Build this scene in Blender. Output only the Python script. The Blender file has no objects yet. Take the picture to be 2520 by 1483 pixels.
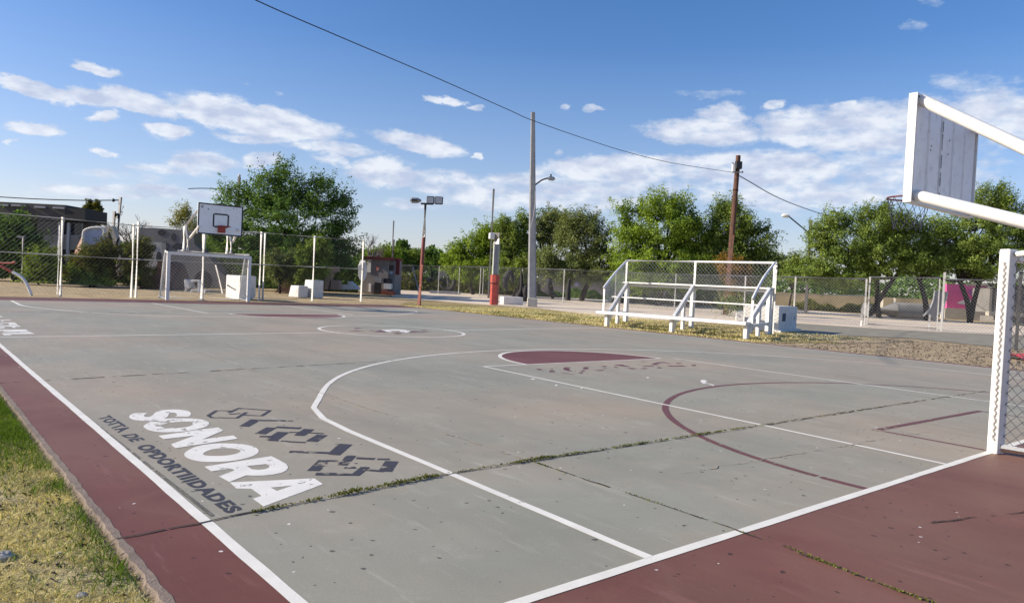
import bpy, bmesh, math, random
import numpy as np
from mathutils import Vector, Matrix
from mathutils.geometry import tessellate_polygon

random.seed(7)
RNG = np.random.default_rng(7)
SC = bpy.context.scene
COL = SC.collection

# ------------------------------------------------------------------ camera
PW, PH = 2520.0, 1483.0            # pixel frame the measurements were taken in
F = 1807.74
CAM = Vector((-1.28565, -2.27062, 1.33710))
RIGHT = Vector((0.76410237, -0.64320477, 0.04934759))
UP = Vector((-0.02185964, 0.05063625, 0.9984779))
FWD = Vector((0.64472453, 0.76401805, -0.02463106))
cam = bpy.data.cameras.new('camera')
cam.sensor_width = 36.0
cam.lens = 36.0 * F / PW
cam.clip_start = 0.05
cam.clip_end = 3000.0
camo = bpy.data.objects.new('camera', cam)
COL.objects.link(camo)
M = Matrix.Identity(4)
for i in range(3):
    M[i][0], M[i][1], M[i][2], M[i][3] = RIGHT[i], UP[i], -FWD[i], CAM[i]
camo.matrix_world = M
SC.camera = camo

# ------------------------------------------------------------------ sun, exposure
SUN_EL = math.radians(26)
SUN_AZ = math.atan2(-0.80, 0.60)          # measured from +Y towards +X
sun_dir = Vector((math.sin(SUN_AZ) * math.cos(SUN_EL), math.cos(SUN_AZ) * math.cos(SUN_EL), math.sin(SUN_EL)))
sl = bpy.data.lights.new('sun', 'SUN')
sl.energy = 4.4
sl.angle = math.radians(0.53)
sl.color = (1.0, 0.90, 0.74)
so = bpy.data.objects.new('sun', sl)
so.rotation_euler = sun_dir.to_track_quat('Z', 'Y').to_euler()
so.location = (0, 0, 60)
COL.objects.link(so)
SC.view_settings.view_transform = 'Standard'
SC.view_settings.look = 'None'
SC.view_settings.gamma = 1.0
SC.view_settings.exposure = 0.72
SC.view_settings.use_curve_mapping = False

# ------------------------------------------------------------------ helpers: measuring
def ray(x, y):
    return FWD + RIGHT * ((x - PW / 2) / F) - UP * ((y - PH / 2) / F)
def G(x, y, z=0.0):
    d = ray(x, y)
    return CAM + d * ((z - CAM.z) / d.z)
def at(x, y, depth):
    return CAM + ray(x, y) * depth
def depth_of(p):
    return (Vector(p) - CAM).dot(FWD)
def PLX(x, y, c):
    d = ray(x, y)
    return CAM + d * ((c - CAM.x) / d.x)
def PLY(x, y, c):
    d = ray(x, y)
    return CAM + d * ((c - CAM.y) / d.y)
def crop(x0, y0, s):
    k = 2520 / 2610
    return lambda x, y: (k * (x0 + x / s), k * (y0 + y / s))

# ------------------------------------------------------------------ sky with clouds
def azel(x, y):
    d = ray(x, y).normalized()
    return math.atan2(d.x, d.y), math.asin(d.z)
world = bpy.data.worlds.new('World')
SC.world = world
world.use_nodes = True
nt = world.node_tree
nt.nodes.clear()
def N(tree, typ, **kw):
    n = tree.nodes.new(typ)
    for k, v in kw.items():
        if k.startswith('i_'):
            n.inputs[k[2:].replace('_', ' ')].default_value = v
        else:
            setattr(n, k, v)
    return n
def mth(tree, op, a, b=None, clamp=False):
    n = tree.nodes.new('ShaderNodeMath')
    n.operation = op
    n.use_clamp = clamp
    for i, v in enumerate((a, b)):
        if v is None:
            continue
        if isinstance(v, (int, float)):
            n.inputs[i].default_value = v
        else:
            tree.links.new(v, n.inputs[i])
    return n.outputs[0]
sky = N(nt, 'ShaderNodeTexSky', sky_type='NISHITA', sun_disc=False, sun_elevation=SUN_EL, sun_rotation=SUN_AZ,
        altitude=200.0, air_density=1.0, dust_density=0.6, ozone_density=2.0)
hs = N(nt, 'ShaderNodeHueSaturation')
hs.inputs['Saturation'].default_value = 1.32
nt.links.new(sky.outputs[0], hs.inputs['Color'])
bg = N(nt, 'ShaderNodeBackground')
bg.inputs['Strength'].default_value = 0.115
tint = N(nt, 'ShaderNodeMix', data_type='RGBA', blend_type='MULTIPLY')
tint.inputs['Factor'].default_value = 1.0
_c = [i for i in tint.inputs if i.type == 'RGBA']
_c[1].default_value = (.90, .75, .84, 1)          # hazy violet blue of the photographed sky
nt.links.new(hs.outputs[0], _c[0])
nt.links.new([o for o in tint.outputs if o.type == 'RGBA'][0], bg.inputs['Color'])
tc = N(nt, 'ShaderNodeTexCoord')
sep = N(nt, 'ShaderNodeSeparateXYZ')
nt.links.new(tc.outputs['Generated'], sep.inputs[0])
az = mth(nt, 'ARCTAN2', sep.outputs[0], sep.outputs[1])
el = mth(nt, 'ARCSINE', sep.outputs[2])
comb = N(nt, 'ShaderNodeCombineXYZ')
nt.links.new(az, comb.inputs[0])
nt.links.new(el, comb.inputs[1])
CLOUDS = [(240, 170, 62, 11, .28, 1.2), (60, 212, 95, 17, .25, 1.3), (120, 232, 80, 17, .2, 1.3), (290, 245, 150, 22, .1, 1.3),
          (360, 258, 90, 20, .25, 1.2), (620, 292, 190, 34, .20, 1.35), (520, 275, 90, 24, .1, 1.3), (700, 310, 150, 28, .15, 1.2), (640, 338, 100, 12, .05, 1.0),
          (820, 362, 110, 15, .13, 1.0), (1035, 355, 110, 20, .22, 1.2), (1175, 382, 14, 9, 0, 1.2), (255, 287, 46, 12, 0, 1.2),
          (412, 323, 62, 16, .03, 1.2), (95, 316, 74, 14, .12, 1.2), (30, 345, 18, 8, 0, 1.0), (250, 377, 44, 8, .1, 1.0),
          (495, 400, 90, 26, 0, 1.0), (420, 418, 110, 14, .05, .85), (290, 430, 120, 12, .05, .7), (340, 472, 250, 17, 0, 1.0),
          (645, 395, 62, 16, 0, 1.1), (820, 393, 52, 13, .3, .9), (945, 425, 90, 34, .1, 1.2), (1100, 452, 160, 28, .08, .9),
          (1240, 475, 200, 40, .0, .95), (1000, 500, 80, 12, 0, .7), (1095, 247, 52, 9, .15, 1.1), (1172, 265, 26, 6, .05, 1.0), (1740, 328, 160, 28, .05, 1.1),
          (1640, 330, 70, 14, .02, 1.0), (1780, 280, 66, 22, 0, 1.1), (1965, 318, 120, 44, 0, 1.1), (2130, 318, 190, 55, 0, 1.1), (1910, 255, 32, 9, 0, 1.0),
          (2090, 262, 46, 12, 0, 1.0), (2230, 290, 80, 30, .1, .8), (2330, 300, 130, 60, .1, 1.0), (2450, 285, 130, 55, .1, 1.1), (1490, 418, 150, 32, 0, 1.2), (1650, 415, 120, 26, .05, 1.0),
          (1400, 425, 100, 22, 0, .9), (1880, 418, 240, 42, 0, 1.1), (2010, 408, 70, 18, 0, 1.1), (1450, 470, 300, 45, 0, .95), (1960, 478, 300, 40, 0, .95),
          (2200, 420, 280, 80, 0, .85), (1390, 270, 18, 7, 0, .7), (1455, 270, 24, 7, 0, .8), (1370, 376, 12, 9, 0, .7),
          (1750, 230, 80, 10, 0, .55), (2400, 210, 120, 24, .1, .5), (2290, 6, 34, 9, .1, .5), (2250, 62, 26, 11, .05, .42), (620, 204, 9, 5, .2, .5), (683, 228, 12, 5, .2, .5)]
# warp the lookup with a little noise so that no outline is an ellipse
wn = N(nt, 'ShaderNodeTexNoise')
wn.inputs['Scale'].default_value = 26.0
wn.inputs['Detail'].default_value = 5.0
wn.inputs['Roughness'].default_value = 0.62
wmap = N(nt, 'ShaderNodeMapping')
wmap.inputs['Scale'].default_value = (1.0, 1.9, 1.0)
nt.links.new(comb.outputs[0], wmap.inputs[0])
nt.links.new(wmap.outputs[0], wn.inputs['Vector'])
wsub = N(nt, 'ShaderNodeVectorMath', operation='SUBTRACT')
wsub.inputs[1].default_value = (.5, .5, .5)
nt.links.new(wn.outputs['Color'], wsub.inputs[0])
wmul = N(nt, 'ShaderNodeVectorMath', operation='MULTIPLY')
wmul.inputs[1].default_value = (.055, .022, 0)
nt.links.new(wsub.outputs[0], wmul.inputs[0])
wadd = N(nt, 'ShaderNodeVectorMath', operation='ADD')
nt.links.new(comb.outputs[0], wadd.inputs[0])
nt.links.new(wmul.outputs[0], wadd.inputs[1])
best = None
for cx, cy, rx, ry, sl_, wgt in CLOUDS:
    a0, e0 = azel(cx, cy)
    a1, e1 = azel(cx + 20, cy + 20 * sl_)
    ang = math.atan2(e1 - e0, a1 - a0)
    a2, e2 = azel(cx + rx, cy + rx * sl_)
    ra = math.hypot(a2 - a0, e2 - e0)
    a3, e3 = azel(cx, cy - ry)
    rb = math.hypot(a3 - a0, e3 - e0)
    mp = N(nt, 'ShaderNodeMapping', vector_type='TEXTURE')
    mp.inputs['Location'].default_value = (a0, e0, 0)
    mp.inputs['Rotation'].default_value = (0, 0, ang)
    mp.inputs['Scale'].default_value = (ra * 1.3, rb * 1.6, 1)
    nt.links.new(wadd.outputs[0], mp.inputs[0])
    ln = N(nt, 'ShaderNodeVectorMath', operation='LENGTH')
    nt.links.new(mp.outputs[0], ln.inputs[0])
    v = mth(nt, 'SUBTRACT', 1.0, ln.outputs['Value'])
    v = mth(nt, 'MULTIPLY', mth(nt, 'MINIMUM', mth(nt, 'MULTIPLY', mth(nt, 'MAXIMUM', v, -.6), 1.6), .75), wgt)
    best = v if best is None else mth(nt, 'MAXIMUM', best, v)
cn = N(nt, 'ShaderNodeTexNoise')
cn.inputs['Scale'].default_value = 30.0
cn.inputs['Detail'].default_value = 7.0
cn.inputs['Roughness'].default_value = 0.6
cmap = N(nt, 'ShaderNodeMapping')
cmap.inputs['Scale'].default_value = (1.0, 2.2, 1.0)
nt.links.new(comb.outputs[0], cmap.inputs[0])
nt.links.new(cmap.outputs[0], cn.inputs['Vector'])
dens = mth(nt, 'ADD', best, mth(nt, 'MULTIPLY', mth(nt, 'SUBTRACT', cn.outputs[0], 0.5), 1.5))
mr = N(nt, 'ShaderNodeMapRange', interpolation_type='SMOOTHSTEP')
mr.inputs['From Min'].default_value = 0.02
mr.inputs['From Max'].default_value = 0.92
mr.inputs['To Max'].default_value = 0.92
nt.links.new(dens, mr.inputs['Value'])
# thin veil that thickens towards the horizon
veil = N(nt, 'ShaderNodeMapRange')
veil.inputs['From Min'].default_value = 0.31
veil.inputs['From Max'].default_value = 0.0
veil.inputs['To Max'].default_value = 0.46
nt.links.new(el, veil.inputs['Value'])
alpha = mth(nt, 'MAXIMUM', mr.outputs[0], veil.outputs[0])
cn2 = N(nt, 'ShaderNodeTexNoise')
cn2.inputs['Scale'].default_value = 22.0
cn2.inputs['Detail'].default_value = 4.0
cm2 = N(nt, 'ShaderNodeMapping')
cm2.inputs['Location'].default_value = (0.01, -0.035, 0)
cm2.inputs['Scale'].default_value = (1.0, 2.2, 1.0)
nt.links.new(comb.outputs[0], cm2.inputs[0])
nt.links.new(cm2.outputs[0], cn2.inputs['Vector'])
cr = N(nt, 'ShaderNodeValToRGB')
cr.color_ramp.elements[0].position = 0.38
cr.color_ramp.elements[0].color = (.55, .61, .78, 1)
cr.color_ramp.elements[1].position = 0.6
cr.color_ramp.elements[1].color = (.88, .91, .97, 1)
nt.links.new(cn2.outputs[0], cr.inputs[0])
veilc = N(nt, 'ShaderNodeMix', data_type='RGBA')
[i for i in veilc.inputs if i.type == 'RGBA'][0].default_value = (.47, .58, .74, 1)
nt.links.new(mr.outputs[0], veilc.inputs['Factor'])
nt.links.new(cr.outputs[0], [i for i in veilc.inputs if i.type == 'RGBA'][1])
bgc = N(nt, 'ShaderNodeBackground')
bgc.inputs['Strength'].default_value = 0.63
nt.links.new([o for o in veilc.outputs if o.type == 'RGBA'][0], bgc.inputs['Color'])
mixw = N(nt, 'ShaderNodeMixShader')
nt.links.new(alpha, mixw.inputs[0])
nt.links.new(bg.outputs[0], mixw.inputs[1])
nt.links.new(bgc.outputs[0], mixw.inputs[2])
wo = N(nt, 'ShaderNodeOutputWorld')
nt.links.new(mixw.outputs[0], wo.inputs['Surface'])

# ------------------------------------------------------------------ materials
def new_mat(name):
    m = bpy.data.materials.new(name)
    m.use_nodes = True
    t = m.node_tree
    return m, t, t.nodes['Principled BSDF']
def noise(t, scale, detail=4.0, rough=.55, stretch=None, dim='3D', coord='Object'):
    c = N(t, 'ShaderNodeTexCoord')
    n = N(t, 'ShaderNodeTexNoise')
    n.inputs['Scale'].default_value = scale
    n.inputs['Detail'].default_value = detail
    n.inputs['Roughness'].default_value = rough
    if stretch:
        mp = N(t, 'ShaderNodeMapping')
        mp.inputs['Scale'].default_value = stretch
        t.links.new(c.outputs[coord], mp.inputs[0])
        t.links.new(mp.outputs[0], n.inputs['Vector'])
    else:
        t.links.new(c.outputs[coord], n.inputs['Vector'])
    return n.outputs[0]
def ramp(t, fac, stops, interp='LINEAR'):
    r = N(t, 'ShaderNodeValToRGB')
    r.color_ramp.interpolation = interp
    e = r.color_ramp.elements
    while len(e) < len(stops):
        e.new(0.5)
    for i, (p, c) in enumerate(stops):
        e[i].position = p
        e[i].color = (*c, 1) if len(c) == 3 else c
    t.links.new(fac, r.inputs[0])
    return r.outputs[0]
def mixc(t, fac, a, b, mode='MIX'):
    n = N(t, 'ShaderNodeMix', data_type='RGBA', blend_type=mode)
    for key, v in (('Factor', fac), ('A', a), ('B', b)):
        s = n.inputs[key] if key == 'Factor' else [i for i in n.inputs if i.name == key and i.type == 'RGBA'][0]
        if isinstance(v, (int, float)):
            s.default_value = v
        elif isinstance(v, tuple):
            s.default_value = (*v, 1) if len(v) == 3 else v
        else:
            t.links.new(v, s)
    return [o for o in n.outputs if o.type == 'RGBA'][0]
def bump(t, bsdf, h, strength=.3, dist=.01):
    b = N(t, 'ShaderNodeBump')
    b.inputs['Strength'].default_value = strength
    b.inputs['Distance'].default_value = dist
    t.links.new(h, b.inputs['Height'])
    t.links.new(b.outputs[0], bsdf.inputs['Normal'])
def plain(name, c, rough=.6, var=.15, scale=4.0, metal=0.0, grime=None, bumpy=0.0, rust=0.0):
    m, t, b = new_mat(name)
    n = noise(t, scale, 5)
    lo = tuple(x * (1 - var) for x in c)
    hi = tuple(min(1, x * (1 + var)) for x in c)
    col = ramp(t, n, [(.3, lo), (.7, hi)])
    if grime:
        g = noise(t, scale * 3.1, 6, .7)
        col = mixc(t, ramp(t, g, [(.54, (0, 0, 0)), (.72, (1, 1, 1))]), col, grime)
    if rust:
        r1 = noise(t, 21, 6, .7)
        col = mixc(t, ramp(t, r1, [(rust, (0, 0, 0)), (rust + .02, (1, 1, 1))]), col, (.17, .085, .045))
        r2 = noise(t, 7, 6, .7, (3, 3, .35))
        col = mixc(t, ramp(t, r2, [(.58, (0, 0, 0)), (.85, (.55, .55, .55))]), col, (.40, .33, .26))
    t.links.new(col, b.inputs['Base Color'])
    b.inputs['Roughness'].default_value = rough
    b.inputs['Metallic'].default_value = metal
    if bumpy:
        bump(t, b, noise(t, scale * 12, 5), bumpy, .01)
    return m
def court_mat(name, stops, warm, spots=True, dark=(.05, .045, .045)):
    m, t, b = new_mat(name)
    base = ramp(t, noise(t, .55, 5, .6), stops)
    # broad worn patches
    w = ramp(t, noise(t, .23, 4, .55), [(.40, (0, 0, 0)), (.62, (1, 1, 1))])
    base = mixc(t, w, base, warm)
    # dull streaks and stains
    st = ramp(t, noise(t, 1.1, 6, .65, (1.0, .35, 1)), [(.42, (0, 0, 0)), (.75, (1, 1, 1))])
    base = mixc(t, mth(t, 'MULTIPLY', st, .42), base, tuple(x * .62 for x in stops[0][1]))
    sb = ramp(t, noise(t, 2.6, 8, .75), [(.54, (0, 0, 0)), (.78, (1, 1, 1))])
    # thin pale scratches and scuffs dragged along the slab
    for sc_, rot_, amt in ((2.2, .4, .5), (3.4, 1.9, .4), (1.3, 2.6, .4)):
        cc = N(t, 'ShaderNodeTexCoord')
        mp_ = N(t, 'ShaderNodeMapping')
        mp_.inputs['Rotation'].default_value = (0, 0, rot_)
        mp_.inputs['Scale'].default_value = (1.0, .12, 1.0)
        nn_ = N(t, 'ShaderNodeTexNoise')
        nn_.inputs['Scale'].default_value = sc_ * 3
        nn_.inputs['Detail'].default_value = 7
        nn_.inputs['Roughness'].default_value = .7
        t.links.new(cc.outputs['Object'], mp_.inputs[0])
        t.links.new(mp_.outputs[0], nn_.inputs['Vector'])
        sf = ramp(t, nn_.outputs[0], [(.60, (0, 0, 0)), (.70, (1, 1, 1))])
        base = mixc(t, mth(t, 'MULTIPLY', sf, amt), base, tuple(min(1, x * 1.25 + .05) for x in stops[-1][1]))
    # tide marks: thin darker contour lines round dried puddles
    tm = ramp(t, noise(t, .42, 3, .5), [(.485, (0, 0, 0)), (.50, (1, 1, 1)), (.53, (0, 0, 0))])
    base = mixc(t, mth(t, 'MULTIPLY', tm, .22), base, warm)
    base = mixc(t, mth(t, 'MULTIPLY', sb, .45), base, tuple(min(1, x * 1.35) for x in stops[-1][1]))
    g = ramp(t, noise(t, 90, 3, .6), [(.3, (.90, .90, .90)), (.7, (1.08, 1.08, 1.08))])
    base = mixc(t, 1.0, base, g, 'MULTIPLY')
    if spots:
        c = N(t, 'ShaderNodeTexCoord')
        for sc, thr, colr, rnd in ((2.6, .030, dark, .75), (5.5, .055, dark, .40), (4.3, .036, (.72, .70, .66), .16)):
            v = N(t, 'ShaderNodeTexVoronoi', voronoi_dimensions='2D')
            v.inputs['Scale'].default_value = sc
            mp = N(t, 'ShaderNodeMapping')
            mp.inputs['Location'].default_value = (sc * 3.3, sc * 1.7, 0)
            mp.inputs['Rotation'].default_value = (0, 0, sc)
            t.links.new(c.outputs['Object'], mp.inputs[0])
            wv = N(t, 'ShaderNodeTexNoise')
            wv.inputs['Scale'].default_value = 14.0
            va = N(t, 'ShaderNodeVectorMath', operation='MULTIPLY_ADD')
            va.inputs[1].default_value = (.05, .05, 0)
            t.links.new(mp.outputs[0], wv.inputs['Vector'])
            t.links.new(wv.outputs['Color'], va.inputs[0])
            t.links.new(mp.outputs[0], va.inputs[2])
            t.links.new(va.outputs[0], v.inputs['Vector'])
            sp = N(t, 'ShaderNodeSeparateColor')
            t.links.new(v.outputs['Color'], sp.inputs[0])
            keep = mth(t, 'LESS_THAN', sp.outputs[0], mth(t, 'MULTIPLY', ramp(t, noise(t, .8, 4, .6), [(.40, (.10, .10, .10)), (.62, (1.5, 1.5, 1.5))]), rnd))
            rad = mth(t, 'MULTIPLY', mth(t, 'ADD', .35, sp.outputs[1]), thr)
            sp_f = mth(t, 'MULTIPLY', mth(t, 'LESS_THAN', v.outputs['Distance'], rad), keep)
            base = mixc(t, mth(t, 'MULTIPLY', sp_f, .8), base, colr)
    t.links.new(base, b.inputs['Base Color'])
    b.inputs['Roughness'].default_value = .62
    b.inputs['Specular IOR Level'].default_value = .35
    hgt = mth(t, 'ADD', noise(t, 110, 4, .65), mth(t, 'MULTIPLY', noise(t, 3, 4), 1.5))
    bump(t, b, hgt, .10, .01)
    return m
def paint(name, c, wear=.5, scale=9.0, rough=.55):
    """worn floor paint: bare patches let the court under it show through"""
    m, t, b = new_mat(name)
    n = noise(t, scale, 8, .72)
    n2 = noise(t, 1.3, 3)
    s = mth(t, 'ADD', mth(t, 'MULTIPLY', n, .7), mth(t, 'MULTIPLY', n2, .3))
    a = ramp(t, s, [(wear - .015, (1, 1, 1)), (wear + .015, (0, 0, 0))])
    col = ramp(t, noise(t, 5, 5), [(.3, tuple(x * .86 for x in c)), (.7, c)])
    t.links.new(col, b.inputs['Base Color'])
    t.links.new(a, b.inputs['Alpha'])
    b.inputs['Roughness'].default_value = rough
    bump(t, b, noise(t, 60, 4), .15, .008)
    return m
def foliage(name, dark, light, trans=.35):
    m, t, b = new_mat(name)
    gi = N(t, 'ShaderNodeNewGeometry')
    c1 = ramp(t, gi.outputs['Random Per Island'], [(0, dark), (.75, light), (1, tuple(min(1, x * 1.35) for x in light))])
    big = ramp(t, noise(t, .55, 3), [(.3, (.7, .76, .74)), (.7, (1.22, 1.18, 1.0))])
    c = mixc(t, 1.0, c1, big, 'MULTIPLY')
    d = N(t, 'ShaderNodeBsdfDiffuse')
    tr = N(t, 'ShaderNodeBsdfTranslucent')
    t.links.new(c, d.inputs[0])
    t.links.new(mixc(t, 1.0, c, (1.25, 1.2, .6), 'MULTIPLY'), tr.inputs[0])
    mx = N(t, 'ShaderNodeMixShader')
    mx.inputs[0].default_value = trans
    t.links.new(d.outputs[0], mx.inputs[1])
    t.links.new(tr.outputs[0], mx.inputs[2])
    t.links.new(mx.outputs[0], t.nodes['Material Output'].inputs['Surface'])
    return m
def ground_mat(name, stops, scale=1.2, fine=None, spec=None, rough_b=.9):
    m, t, b = new_mat(name)
    c = ramp(t, noise(t, scale, 8, .65), stops)
    f = ramp(t, noise(t, 26, 5, .7), [(.30, (.62, .60, .58)), (.55, (1.0, 1.0, 1.0)), (.8, (1.2, 1.2, 1.18))])
    c = mixc(t, .9, c, f, 'MULTIPLY')
    if fine:
        p = ramp(t, noise(t, .33, 5, .6), [(.48, (0, 0, 0)), (.62, (1, 1, 1))])
        c = mixc(t, mth(t, 'MULTIPLY', p, .75), c, fine)
    if spec:
        v = N(t, 'ShaderNodeTexVoronoi')
        v.inputs['Scale'].default_value = spec[0]
        cc = N(t, 'ShaderNodeTexCoord')
        t.links.new(cc.outputs['Object'], v.inputs['Vector'])
        sp = N(t, 'ShaderNodeSeparateColor')
        t.links.new(v.outputs['Color'], sp.inputs[0])
        c = mixc(t, mth(t, 'MULTIPLY', mth(t, 'LESS_THAN', sp.outputs[0], .3), .5), c, spec[1])
    t.links.new(c, b.inputs['Base Color'])
    b.inputs['Roughness'].default_value = .95
    b.inputs['Specular IOR Level'].default_value = .1
    bump(t, b, noise(t, 18, 7, .7), rough_b, .05)
    return m

MAT = {}
MAT['court'] = court_mat('court_grey', [(.3, (.258, .255, .205)), (.7, (.320, .312, .254))], (.355, .295, .225))
MAT['red'] = court_mat('court_red', [(.3, (.128, .043, .032)), (.7, (.182, .068, .051))], (.212, .112, .080), dark=(.03, .016, .016))
MAT['redfill'] = court_mat('court_red_fill', [(.3, (.140, .050, .045)), (.7, (.19, .075, .066))], (.16, .062, .055), False)
MAT['concrete'] = plain('edge_concrete', (.20, .155, .125), .9, .25, 6, bumpy=.5, grime=(.16, .12, .10))
MAT['white_line'] = paint('white_line_paint', (.80, .775, .70), .63)
MAT['red_line'] = paint('red_line_paint', (.155, .056, .050), .58)
MAT['white_letter'] = paint('white_letter_paint', (.80, .78, .72), .572, 10)
MAT['grey_letter'] = paint('grey_letter_paint', (.050, .044, .048), .66, 10)
MAT['grey_worn'] = paint('grey_worn_paint', (.050, .042, .046), .565, 11)
MAT['red_worn'] = paint('red_worn_paint', (.14, .05, .05), .55, 8)
MAT['crack'] = paint('crack_dirt', (.028, .024, .02), .52, 7, .95)
MAT['crack_light'] = paint('crack_filler', (.36, .31, .24), .50, 7, .95)
MAT['soil'] = ground_mat('soil', [(.3, (.30, .22, .13)), (.5, (.46, .36, .215)), (.7, (.56, .45, .29))], 1.1)
MAT['dry_lawn'] = ground_mat('dry_lawn', [(.3, (.33, .26, .14)), (.5, (.52, .44, .26)), (.72, (.64, .56, .36))], 2.4, spec=(16, (.16, .11, .06)))
MAT['strip'] = ground_mat('dry_grass_strip', [(.3, (.26, .19, .09)), (.5, (.40, .31, .15)), (.7, (.50, .40, .22))], 1.5, fine=(.24, .25, .09), spec=(9, (.14, .10, .06)))
MAT['gravel'] = ground_mat('gravel', [(.3, (.30, .23, .15)), (.5, (.46, .365, .235)), (.7, (.56, .46, .31))], 1.8, spec=(11, (.13, .10, .08)))
MAT['sand'] = ground_mat('pale_sand', [(.3, (.60, .50, .385)), (.5, (.70, .595, .47)), (.7, (.78, .68, .55))], .7, rough_b=.25)
MAT['asphalt'] = plain('path_asphalt', (.235, .215, .165), .85, .25, 1.6, bumpy=.4)
MAT['white_metal'] = plain('white_painted_steel', (.72, .72, .70), .42, .05, 6, grime=(.60, .57, .52), rust=.705)
MAT['white_chip'] = plain('chipped_white_steel', (.72, .72, .70), .42, .05, 14, grime=(.50, .44, .38), rust=.675)
MAT['white_wood'] = plain('white_painted_timber', (.70, .70, .68), .5, .08, 5, grime=(.46, .42, .36), rust=.70)
MAT['board_white'] = plain('backboard_white', (.86, .86, .86), .45, .05, 3, grime=(.66, .65, .63))
MAT['black_paint'] = plain('black_paint', (.018, .016, .022), .5, .2)
MAT['galv'] = plain('galvanised_steel', (.27, .27, .275), .5, .18, 9, metal=.3)
MAT['steel'] = plain('bright_steel', (.42, .41, .40), .35, .15, 5, metal=.5)
MAT['wire'] = plain('chain_link_wire', (.33, .33, .33), .5, .15, 12, metal=.25)
MAT['wire_white'] = plain('white_net_wire', (.50, .50, .50), .5, .1, 12)
MAT['lace'] = plain('rusty_lacing_wire', (.16, .14, .13), .6, .3, 14)
MAT['wire_dark'] = plain('dull_net_wire', (.15, .155, .17), .5, .2, 12, metal=.3)
MAT['red_metal'] = plain('red_painted_steel', (.17, .035, .022), .5, .3, 6, grime=(.09, .03, .02))
MAT['rim'] = plain('rim_red', (.30, .035, .02), .5, .25, 10)
MAT['rimdark'] = plain('rim_dark_red', (.08, .012, .02), .5, .25, 10)
MAT['string'] = plain('net_string', (.014, .018, .045), .8, .2)
MAT['dark_metal'] = plain('dark_pole_steel', (.016, .016, .020), .55, .25, 5)
MAT['pole_concrete'] = plain('pole_concrete', (.27, .275, .285), .85, .16, 3, bumpy=.2)
MAT['cream'] = plain('cream_concrete', (.50, .46, .38), .85, .15, 4, bumpy=.3)
MAT['wood_pole'] = plain('creosoted_wood', (.080, .034, .019), .8, .45, 3, grime=(.05, .025, .015))
MAT['lens'] = plain('floodlight_glass', (.36, .38, .42), .15, .1)
MAT['lampgrey'] = plain('lamp_head_grey', (.30, .32, .34), .45, .15)
MAT['ped_red'] = plain('pedestal_red', (.40, .065, .05), .55, .2, 3)
MAT['ped_grey'] = plain('pedestal_grey', (.36, .385, .34), .55, .12, 3)
MAT['blockwhite'] = plain('whitewashed_concrete', (.66, .65, .62), .8, .12, 3, grime=(.42, .38, .33), rust=.72)
MAT['darkblue'] = plain('dark_blue_panel', (.018, .032, .085), .7, .2)
MAT['bark'] = plain('mesquite_bark', (.026, .019, .015), .95, .45, 5, bumpy=.8)
MAT['greybark'] = plain('bare_twig_bark', (.17, .14, .13), .95, .3, 5)
MAT['fol_bright'] = foliage('foliage_bright', (0.1135, 0.1789, 0.0244), (0.261, 0.3578, 0.0612))
MAT['fol_mid'] = foliage('foliage_mid', (0.092, 0.1437, 0.0377), (0.2301, 0.301, 0.0786))
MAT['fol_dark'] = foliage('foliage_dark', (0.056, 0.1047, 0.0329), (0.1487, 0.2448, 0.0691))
MAT['fol_grey'] = foliage('foliage_greygreen', (0.104, 0.1334, 0.0601), (0.2228, 0.2601, 0.1203))
MAT['fol_olive'] = foliage('foliage_olive', (.075, .085, .022), (.16, .165, .05))
MAT['fol_yellow'] = foliage('foliage_yellow', (.15, .15, .045), (.30, .29, .10))
MAT['fol_orange'] = foliage('foliage_orange', (.16, .09, .025), (.30, .19, .06))
MAT['grass_green'] = foliage('grass_green', (.060, .105, .018), (.145, .225, .040))
MAT['grass_dry'] = foliage('grass_dry', (.42, .35, .19), (.76, .68, .44))
MAT['weed'] = foliage('weed_leaves', (.065, .075, .022), (.17, .18, .055))
MAT['building_dark'] = plain('dark_fascia', (.058, .053, .050), .7, .2, 1)
MAT['building_black'] = plain('black_panel', (.008, .008, .010), .6, .2, 1)
MAT['building_brown'] = plain('brown_plaster', (.075, .055, .048), .8, .2, 1)
MAT['building_beige'] = plain('beige_plaster', (.22, .20, .175), .85, .12, 1)
MAT['glass_dark'] = plain('dark_window_glass', (.012, .014, .025), .15, .2, 1)
MAT['sill_grey'] = plain('grey_trim', (.34, .35, .37), .7, .1)
MAT['rock'] = plain('grey_sprayed_concrete', (.18, .17, .16), .9, .2, .8, bumpy=.5)
MAT['rustmound'] = plain('rust_brown_earth', (.13, .065, .05), .95, .25, .8, bumpy=.6)
MAT['orange'] = plain('orange_paint', (.24, .075, .03), .6, .2, 1)
MAT['frost'] = plain('pale_panel', (.42, .45, .55), .4, .15, 1)
MAT['kiosk_grey'] = plain('kiosk_grey_plaster', (.25, .22, .205), .8, .14, 1.5)
MAT['roof_red'] = plain('roof_red', (.15, .02, .022), .6, .2, 1.5)
MAT['brick'] = plain('brick_red', (.26, .085, .055), .85, .25, 5)
MAT['poster'] = plain('poster_red', (.45, .10, .075), .6, .2, 9)
MAT['wall_pinkgrey'] = plain('pinkish_wall', (.25, .215, .205), .85, .14, .7)  # base colour darkened to put the trees' shade into the wall
MAT['mound'] = plain('earth_bank', (.215, .175, .105), .95, .3, .5, bumpy=.5)
MAT['pink'] = plain('pink_wall_paint', (.68, .07, .26), .7, .12, 1)
MAT['purple'] = plain('purple_wall_paint', (.33, .05, .25), .7, .2, 1)
MAT['cloth'] = plain('red_cloth', (.30, .035, .05), .85, .35, 6)
MAT['lilac'] = plain('lilac_canvas', (.30, .24, .45), .8, .25, 4)
MAT['pipe_grey'] = plain('grey_concrete_pipe', (.20, .20, .205), .85, .15, 1.2)
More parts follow.
